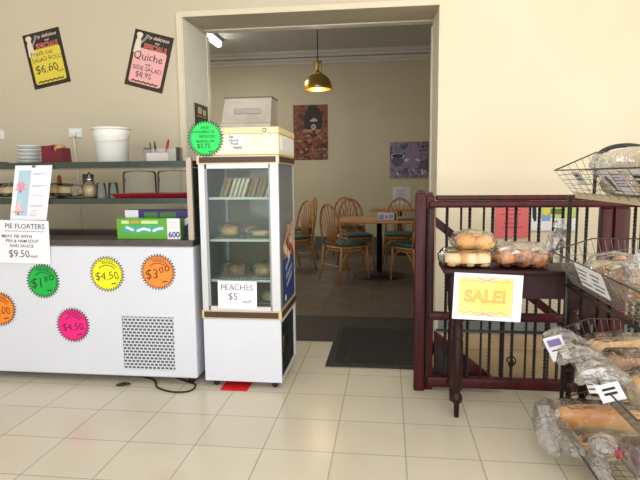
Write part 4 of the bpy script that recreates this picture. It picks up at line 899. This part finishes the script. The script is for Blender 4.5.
def basket(zb, lip, side, label, board=False, x0=RX0, bx=.905, n=22):
    t = thing('wire_basket', label, 'basket', (1.05, 2.35, zb), 'wire baskets of the bread rack')
    r = .0014; xb = RX1; fl, yf, yn = zb, RYF - .03, RYN + .03
    top = lip + side
    mb = MB()      # front panel, sloping outwards to its lip
    for k in range(n + 1):
        y = yn + (yf - yn) * k / n; mb.tube([(bx, y, fl), (x0, y + (RYF - yf) * (2 * k / n - 1), lip)], r, 0, 4, caps=False)
    for k in range(1, 6):
        q = k / 6; mb.tube([(bx + (x0 - bx) * q, yn - .03 * q, fl + (lip - fl) * q), (bx + (x0 - bx) * q, yf + .03 * q, fl + (lip - fl) * q)], r, 0, 4, caps=False)
    mb.build('front_panel', M_wire, t)
    mb = MB()
    for k in range(21): y = yn + (yf - yn) * k / 20; mb.tube([(bx, y, fl), (xb, y, fl)], r, 0, 4, caps=False)
    for k in range(8): x = bx + (xb - bx) * k / 7; mb.tube([(x, yn, fl), (x, yf, fl)], r * 1.3, 0, 4, caps=False)
    mb.build('bottom_panel', M_wire, t)
    def ztop(x): return lip + side * min(1, max(0, (x - x0) / .19))
    for ye, yt, in ((yf, RYF), (yn, RYN)):
        mb = MB()
        for k in range(14):
            x = bx + (xb - bx) * k / 13; xt = x0 + (xb - x0) * k / 13; mb.tube([(x, ye, fl), (xt, yt, ztop(xt))], r, 0, 4, caps=False)
        for k in range(1, 5):
            q = k / 5; mb.tube([(bx + (x0 - bx) * q, ye + (yt - ye) * q, fl + (lip - fl) * q), (xb, ye + (yt - ye) * q, fl + (top - fl) * q)], r, 0, 4, caps=False)
        mb.build('end_panel', M_wire, t)
    mb = MB()
    for k in range(16): y = RYN + (RYF - RYN) * k / 15; mb.tube([(xb, y, fl), (xb, y, top)], r, 0, 4, caps=False)
    mb.build('back_panel', M_wire, t)
    rim = []
    rim = [(x0, RYN, lip), (x0, RYF, lip), (x0 + .19, RYF, top), (xb, RYF, top), (xb, RYN, top), (x0 + .19, RYN, top)]
    MB().tube(rim, .0035, 0, 6, True).build('rim', mat('dark rim wire', (84, 80, 74), .4, .6), t)
    if board: MB().box(bx, xb, yn, yf, fl + .003, fl + .008).build('base_board', mat('pale card base', (200, 184, 150), .7), t)
    if board: MB().box(bx - .006, bx, yn, yf, fl - .006, fl + .022).build('front_strip', mat('pale shelf strip', (206, 192, 160), .6), t)
    return t
basket(tiers[0], 1.318, .085, 'top wire basket of the bread rack, level with the handrail', True, n=11)
basket(tiers[1], .918, .065, 'second wire basket down the bread rack', False)
basket(tiers[2] + .03, .5, .08, 'third wire basket down the bread rack', False)
basket(tiers[3], .125, .075, 'lowest wire basket of the bread rack, near the floor', False)

def loaf_in_bag(name, label, cen, half, h, zb, ang, m, tail=None, neckdir=-1, seed=0, group='bagged loaves in the wire baskets', sliced=False, bag=True, tie=None, L=.15, power=3.2, bagm=None):
    """a tin loaf lying along local x (rotated by ang); bag neck at the -x end when neckdir=-1"""
    cx, cy = cen; t = thing(name, label, 'bread', (cx, cy, zb), group)
    R = Matrix.Translation((cx, cy, zb)) @ Matrix.Rotation(ang, 4, 'Z')
    cs = [(-L, 0, h * .47), (-L * .985, 0, h * .48), (-L * .93, 0, h * .5), (-L * .5, 0, h * .51), (0, 0, h * .52), (L * .5, 0, h * .51), (L * .93, 0, h * .5), (L * .985, 0, h * .48), (L, 0, h * .47)]
    rs = [(half * .6, h * .3), (half * .88, h * .43), (half * .98, h * .49), (half, h * .505), (half * .99, h * .515), (half, h * .505), (half * .98, h * .49), (half * .88, h * .43), (half * .6, h * .3)]
    MB(R).loft(cs, rs, 24, power).build('loaf', m, t)
    if sliced:
        mb = MB(R)
        for k in range(15):
            x = -L * .85 + 1.7 * L * k / 14; ring = []
            for q in range(15):
                a = PI * q / 14 * 1.1 - .15; c, d = math.cos(a), math.sin(a); ring.append((x, math.copysign(abs(c) ** (2 / power), c) * half * 1.004, h * .51 + math.copysign(abs(d) ** (2 / power), d) * h * .508))
            mb.tube(ring, .0022, 0, 4, caps=False)
        mb.build('slice_line', mat('pale slice line', (232, 208, 160), .7), t)
    if bag:
        e = 1.06; cs2 = [(-L * 1.25, 0, h * .45), (-L * 1.1, 0, h * .5)] + [(c[0] * 1.02, 0, c[2]) for c in cs[2:-2]] + [(L * 1.06, 0, h * .48), (L * 1.1, 0, h * .4)]
        rs2 = [(half * .3, h * .2), (half * .85, h * .4)] + [(r[0] * e, r[1] * e) for r in rs[2:-2]] + [(half * .95, h * .45), (half * .6, h * .25)]
        MB(R).loft(cs2, rs2, 24, power, .035, 0, False, seed, flat=.96).build('plastic_bag', bagm or M_bag, t)
    if tie: MB(R).tube([(tie[0], tie[1] + tie[3] * math.cos(2 * PI * k / 12), tie[2] + tie[3] * math.sin(2 * PI * k / 12)) for k in range(12)], .004, 0, 6, True).build('tie', mat('red tie', (206, 40, 44), .4), kids(t)[-1])
    if tail:
        for q, (pts, rad) in enumerate(tail): MB().loft(pts, rad, 18, 2.0, .2, 0, False, seed + 50 + q).build('bag_tail', M_crumple, next((c for c in kids(t) if c.name.startswith('plastic_bag')), t))
    return t
# top basket
z0 = tiers[0] + .009
loaf_in_bag('bagged_sliced_loaf', 'white bagged sliced loaf at the far end of the top basket', (1.06, 2.5), .085, .2, z0, PI / 2, M_loafl, seed=1, sliced=True, L=.19, bagm=M_white_bag,
            tail=[([(1.05, 2.7, z0 + .09), (1.03, 2.73, z0 + .12), (1.0, 2.75, z0 + .15), (.97, 2.77, z0 + .17)], [(.06, .05), (.05, .05), (.06, .05), (.03, .03)])])
loaf_in_bag('bagged_sliced_loaf', 'white bagged sliced loaf at the near end of the top basket', (1.05, 2.08), .09, .2, z0, PI / 2, M_loafl, seed=2, sliced=True, L=.17, bagm=M_white_bag)
# second basket
z0 = tiers[1] + .002
loaf_in_bag('bagged_brown_loaf', 'long brown loaf at the far end of the second basket', (1.06, 2.62), .075, .13, z0, .12, M_loaf, seed=4, sliced=True, L=.125)
loaf_in_bag('bagged_brown_loaf', 'brown loaf in the middle of the second basket, bag neck bunched up', (1.08, 2.4), .08, .15, z0, .08, M_loaf, seed=5, sliced=True, L=.125,
            tail=[([(.98, 2.26, z0 + .09), (.97, 2.24, z0 + .13), (.97, 2.21, z0 + .18), (.98, 2.2, z0 + .23)], [(.03, .03), (.05, .05), (.07, .05), (.03, .03)])])
loaf_in_bag('bagged_brown_loaf', 'brown loaf nearest the camera in the second basket', (1.07, 2.02), .08, .14, z0, .05, M_loaf, seed=6, L=.125)
rolls_in_bag('bagged_rolls', 'bag of small pink topped rolls behind the loaves in the second basket', 'bread', [(1.04, 2.77, z0, .045, .12), (1.12, 2.77, z0, .045, .14), (1.19, 2.76, z0, .042, .13)], [(.97, 2.77, z0 + .07), (1.0, 2.77, z0 + .075), (1.1, 2.77, z0 + .08), (1.21, 2.77, z0 + .07), (1.23, 2.77, z0 + .07)], [(.02, .03), (.045, .065), (.05, .08), (.045, .065), (.02, .03)], mat('pink iced roll', (214, 150, 110), .5, rgb2=(226, 170, 160), scale=14), 'bagged rolls in the rack', seed=44)
# third basket: three loaves with bag necks hanging over the lip
z0 = tiers[2] + .062
for k, (y, m, lab) in enumerate(((2.62, M_loafl, 'light loaf at the far end of the third basket, bag neck over the rim'), (2.39, M_loaf, 'brown loaf in the middle of the third basket, bag neck over the rim'), (2.16, M_loafg, 'golden loaf at the near end of the third basket, bag neck over the rim'))):
    loaf_in_bag('bagged_loaf', lab, (1.075, y), .085, .15, z0, .06, m, seed=10 + k, L=.13,
                tail=[([(.94, y - .01, z0 + .1), (.9, y, z0 + .115), (.855, y + .01, z0 + .135), (.81, y + .02, z0 + .135), (.77, y + .03, z0 + .115), (.755, y + .035, z0 + .075)], [(.035, .025), (.03, .025), (.05, .035), (.065, .045), (.055, .035), (.02, .015)])])
# lowest basket
z0 = tiers[3] + .002
loaf_in_bag('bagged_loaf', 'long golden loaf lying at the far end of the lowest basket', (1.0, 2.62), .075, .13, z0 + .05, -.05, M_loafg, seed=20, sliced=False, L=.185, power=2.6,
            tail=[([(.8, 2.63, z0 + .12), (.77, 2.62, z0 + .14), (.74, 2.56, z0 + .13), (.73, 2.46, z0 + .08), (.735, 2.36, z0 + .05)], [(.05, .04), (.06, .05), (.06, .06), (.06, .05), (.02, .02)]),
                  ([(.8, 2.6, z0 + .1), (.78, 2.5, z0 + .11), (.79, 2.4, z0 + .1), (.8, 2.28, z0 + .1)], [(.03, .03), (.05, .035), (.05, .035), (.03, .02)])])
rolls_in_bag('bagged_rolls', 'bag of pale rolls in the middle of the lowest basket', 'bread', [(.9, 2.42, z0 + .03, .042, .075), (.95, 2.36, z0 + .03, .042, .075), (.98, 2.43, z0 + .03, .042, .075), (.885, 2.33, z0 + .03, .04, .07)], [(.82, 2.4, z0 + .07), (.85, 2.39, z0 + .07), (.92, 2.38, z0 + .072), (1.0, 2.38, z0 + .07), (1.03, 2.38, z0 + .06)], [(.03, .03), (.075, .045), (.095, .05), (.075, .045), (.03, .03)], M_pale, 'bagged rolls in the rack', seed=60,
             tail=tail_at([(.87, 2.3, z0 + .09), (.86, 2.24, z0 + .1), (.85, 2.16, z0 + .1), (.845, 2.08, z0 + .08)], [(.035, .035), (.035, .03), (.035, .03), (.02, .02)], 61))
M_fruit = mat('dark fruit loaf', (74, 44, 50), .4, rgb2=(110, 66, 60), scale=12)
loaf_in_bag('bagged_fruit_loaf', 'dark fruit loaf with a red tie in the lowest basket', (1.08, 2.22), .085, .13, z0 + .065, .0, M_fruit, seed=24, L=.11, power=2.4, tie=(-.15, 0, .075, .02),
            tail=[([(.935, 2.22, z0 + .14), (.915, 2.225, z0 + .15), (.89, 2.235, z0 + .16), (.865, 2.25, z0 + .165), (.84, 2.27, z0 + .16)], [(.014, .014), (.035, .03), (.055, .045), (.05, .04), (.02, .02)])])
rolls_in_bag('bagged_rolls', 'bag of pale rolls nearest the camera in the lowest basket', 'bread', [(.95, 2.05, z0, .05, .085), (1.05, 2.04, z0, .052, .09), (.98, 1.96, z0, .05, .085), (1.1, 1.95, z0, .05, .085)], [(.88, 2.0, z0 + .05), (.9, 2.0, z0 + .05), (1.02, 2.0, z0 + .055), (1.14, 2.0, z0 + .05), (1.17, 2.0, z0 + .04)], [(.04, .03), (.09, .05), (.105, .055), (.09, .05), (.03, .03)], M_pale, 'bagged rolls in the rack', seed=70)
# price cards and printed bag labels on the front edges
def card(x, y, zt, w, h, label, kind, tilt=.0, lean=.35, name='price_card', face=-90):
    # stands on the front of a basket, facing -x; lean tips its foot inwards
    Mc = TR(x, y, zt) @ Matrix.Rotation(math.radians(face), 4, 'Z') @ Matrix.Rotation(lean, 4, 'X') @ Matrix.Rotation(tilt, 4, 'Y')
    mb = MB(Mc); mb.rect(-w / 2, w / 2, -h, 0, 0, 0)
    if kind == 'bars':
        for k in range(2): mb.rect(-w * .28 + .0 * k, w * .28, -h * (.38 + .26 * k), -h * (.24 + .26 * k), -.001, 1)
    elif kind == 'lines':
        for q in (0, 1):
            x0 = -w * .46 + q * w * .5
            for k in range(4): mb.rect(x0, x0 + w * (.4 - .08 * ((k + q) % 3)), -h * (.22 + .19 * k) - h * .06, -h * (.22 + .19 * k), -.001, 1 if k % 2 else 2)
    elif kind == 'red':
        mb.rect(-w * .4, -w * .05, -h * .45, -h * .08, -.001, 4); mb.rect(w * .1, w * .42, -h * .5, -h * .2, -.001, 4); mb.rect(-w * .3, w * .3, -h * .8, -h * .7, -.001, 2)
    elif kind == 'art':
        mb.disc(-w * .24, -h * .5, w * .1, h * .32, -.001, 2, 16)
        for k in range(5): mb.rect(w * .02, w * (.4 - .06 * (k % 2)), -h * (.16 + .13 * k), -h * (.11 + .13 * k), -.001, 3)
        mb.line([(-w * .4, -h * .88), (-w * .2, -h * .84), (0, -h * .9)], h * .05, -.001, 1)
    else:
        mb.rect(-w * .35, w * .35, -h * .4, -h * .12, -.001, 3); mb.rect(-w * .3, w * .2, -h * .6, -h * .54, -.001, 2)
    tag(mb.build(name, [M_paper, mat('card black print', (40, 40, 44), .6), mat('card grey print', (110, 104, 108), .6), mat('card violet print', (140, 120, 176), .6), mat('card red print', (214, 60, 60), .6)]), label, 'card', 'cards on the baskets')
card(.824, 2.2, 1.308, .22, .115, 'printed bread label with an ear picture on the top basket front', 'art', lean=.72, name='bread_label')
card(.82, 1.98, 1.312, .1, .1, 'price card with two black bars on the top basket front', 'bars', lean=.72)
card(.82, 1.88, 1.312, .09, .1, 'red and white bread label at the near end of the top basket', 'red', lean=.72, name='bread_label')
card(.82, 2.56, 1.31, .1, .08, 'small price card at the far end of the top basket', 'bars', lean=.72)
card(.798, 2.29, .922, .31, .11, 'wide white price card on the second basket front', 'lines', lean=.4)
card(.754, 2.56, .552, .09, .115, 'white tag hanging at the far end of the third basket', 'tag', -.45, .1, face=-35)
card(.81, 2.2, .53, .11, .1, 'printed white label in the middle of the third basket front', 'lines', -.35, .15, face=-50)
card(.795, 2.03, .535, .088, .068, 'white price card with black bars at the near end of the third basket', 'bars', -.5, .1, face=-35)
card(.79, 2.08, .14, .3, .09, 'grey white price strip on the lowest basket front', 'lines', .0, .6)

# ================================================================== CAMERA
f, yaw, pitch, roll, hcam = 543.0, .1252, .1166, -.0098, 1.3
fw = Vector((-math.sin(yaw) * math.cos(pitch), math.cos(yaw) * math.cos(pitch), -math.sin(pitch)))
rt_ = Vector((math.cos(yaw), math.sin(yaw), 0)); up = rt_.cross(fw)
c_, s_ = math.cos(roll), math.sin(roll); r2 = rt_ * c_ + up * s_; u2 = -rt_ * s_ + up * c_
cam = bpy.data.cameras.new('camera'); co = bpy.data.objects.new('camera', cam); C.objects.link(co)
cam.sensor_width = 36; cam.lens = f / 640 * 36; cam.clip_start = .05
co.matrix_world = Matrix(((r2.x, u2.x, -fw.x, 0), (r2.y, u2.y, -fw.y, 0), (r2.z, u2.z, -fw.z, hcam), (0, 0, 0, 1)))
S.camera = co

# ================================================================== LIGHT
def area(name, loc, rot, sx, sy, power, col):
    l = bpy.data.lights.new(name, 'AREA'); l.shape = 'RECTANGLE'; l.size = sx; l.size_y = sy; l.energy = power; l.color = col
    o = bpy.data.objects.new(name, l); C.objects.link(o); o.location = loc; o.rotation_euler = rot; return o
area('window_light', (-.1, -2.5, 1.6), (PI / 2, 0, 0), 6.0, 2.6, 206, (.97, .985, 1.0))
area('side_fill_light', (3.15, .9, 1.7), (0, PI / 2, 0), 1.8, 2.4, 72, (1.0, .98, .95))  # added fill at the windowless right wall, brightens the left jamb
area('shop_ceiling_light', (.8, 1.2, HC - .05), (0, 0, 0), 2.5, 1.5, 34, (1, .97, .92))
area('tube_light', (-2.705, 7.95, HC - .15), (0, 0, 0), .1, 1.2, 30, (1, .97, .9))
area('dining_window_light', (-4.1, 7.0, 1.7), (0, -PI / 2, 0), 1.6, 2.5, 26, (.92, .96, 1.0))
l = bpy.data.lights.new('pendant_light', 'POINT'); l.energy = 9; l.color = (1, .8, .5); l.shadow_soft_size = .05
o = bpy.data.objects.new('pendant_light', l); C.objects.link(o); o.location = (PX, PY, 2.38)
w = bpy.data.worlds.new('daylight'); S.world = w; w.use_nodes = True
w.node_tree.nodes['Background'].inputs[0].default_value = (.85, .93, 1, 1); w.node_tree.nodes['Background'].inputs[1].default_value = .8
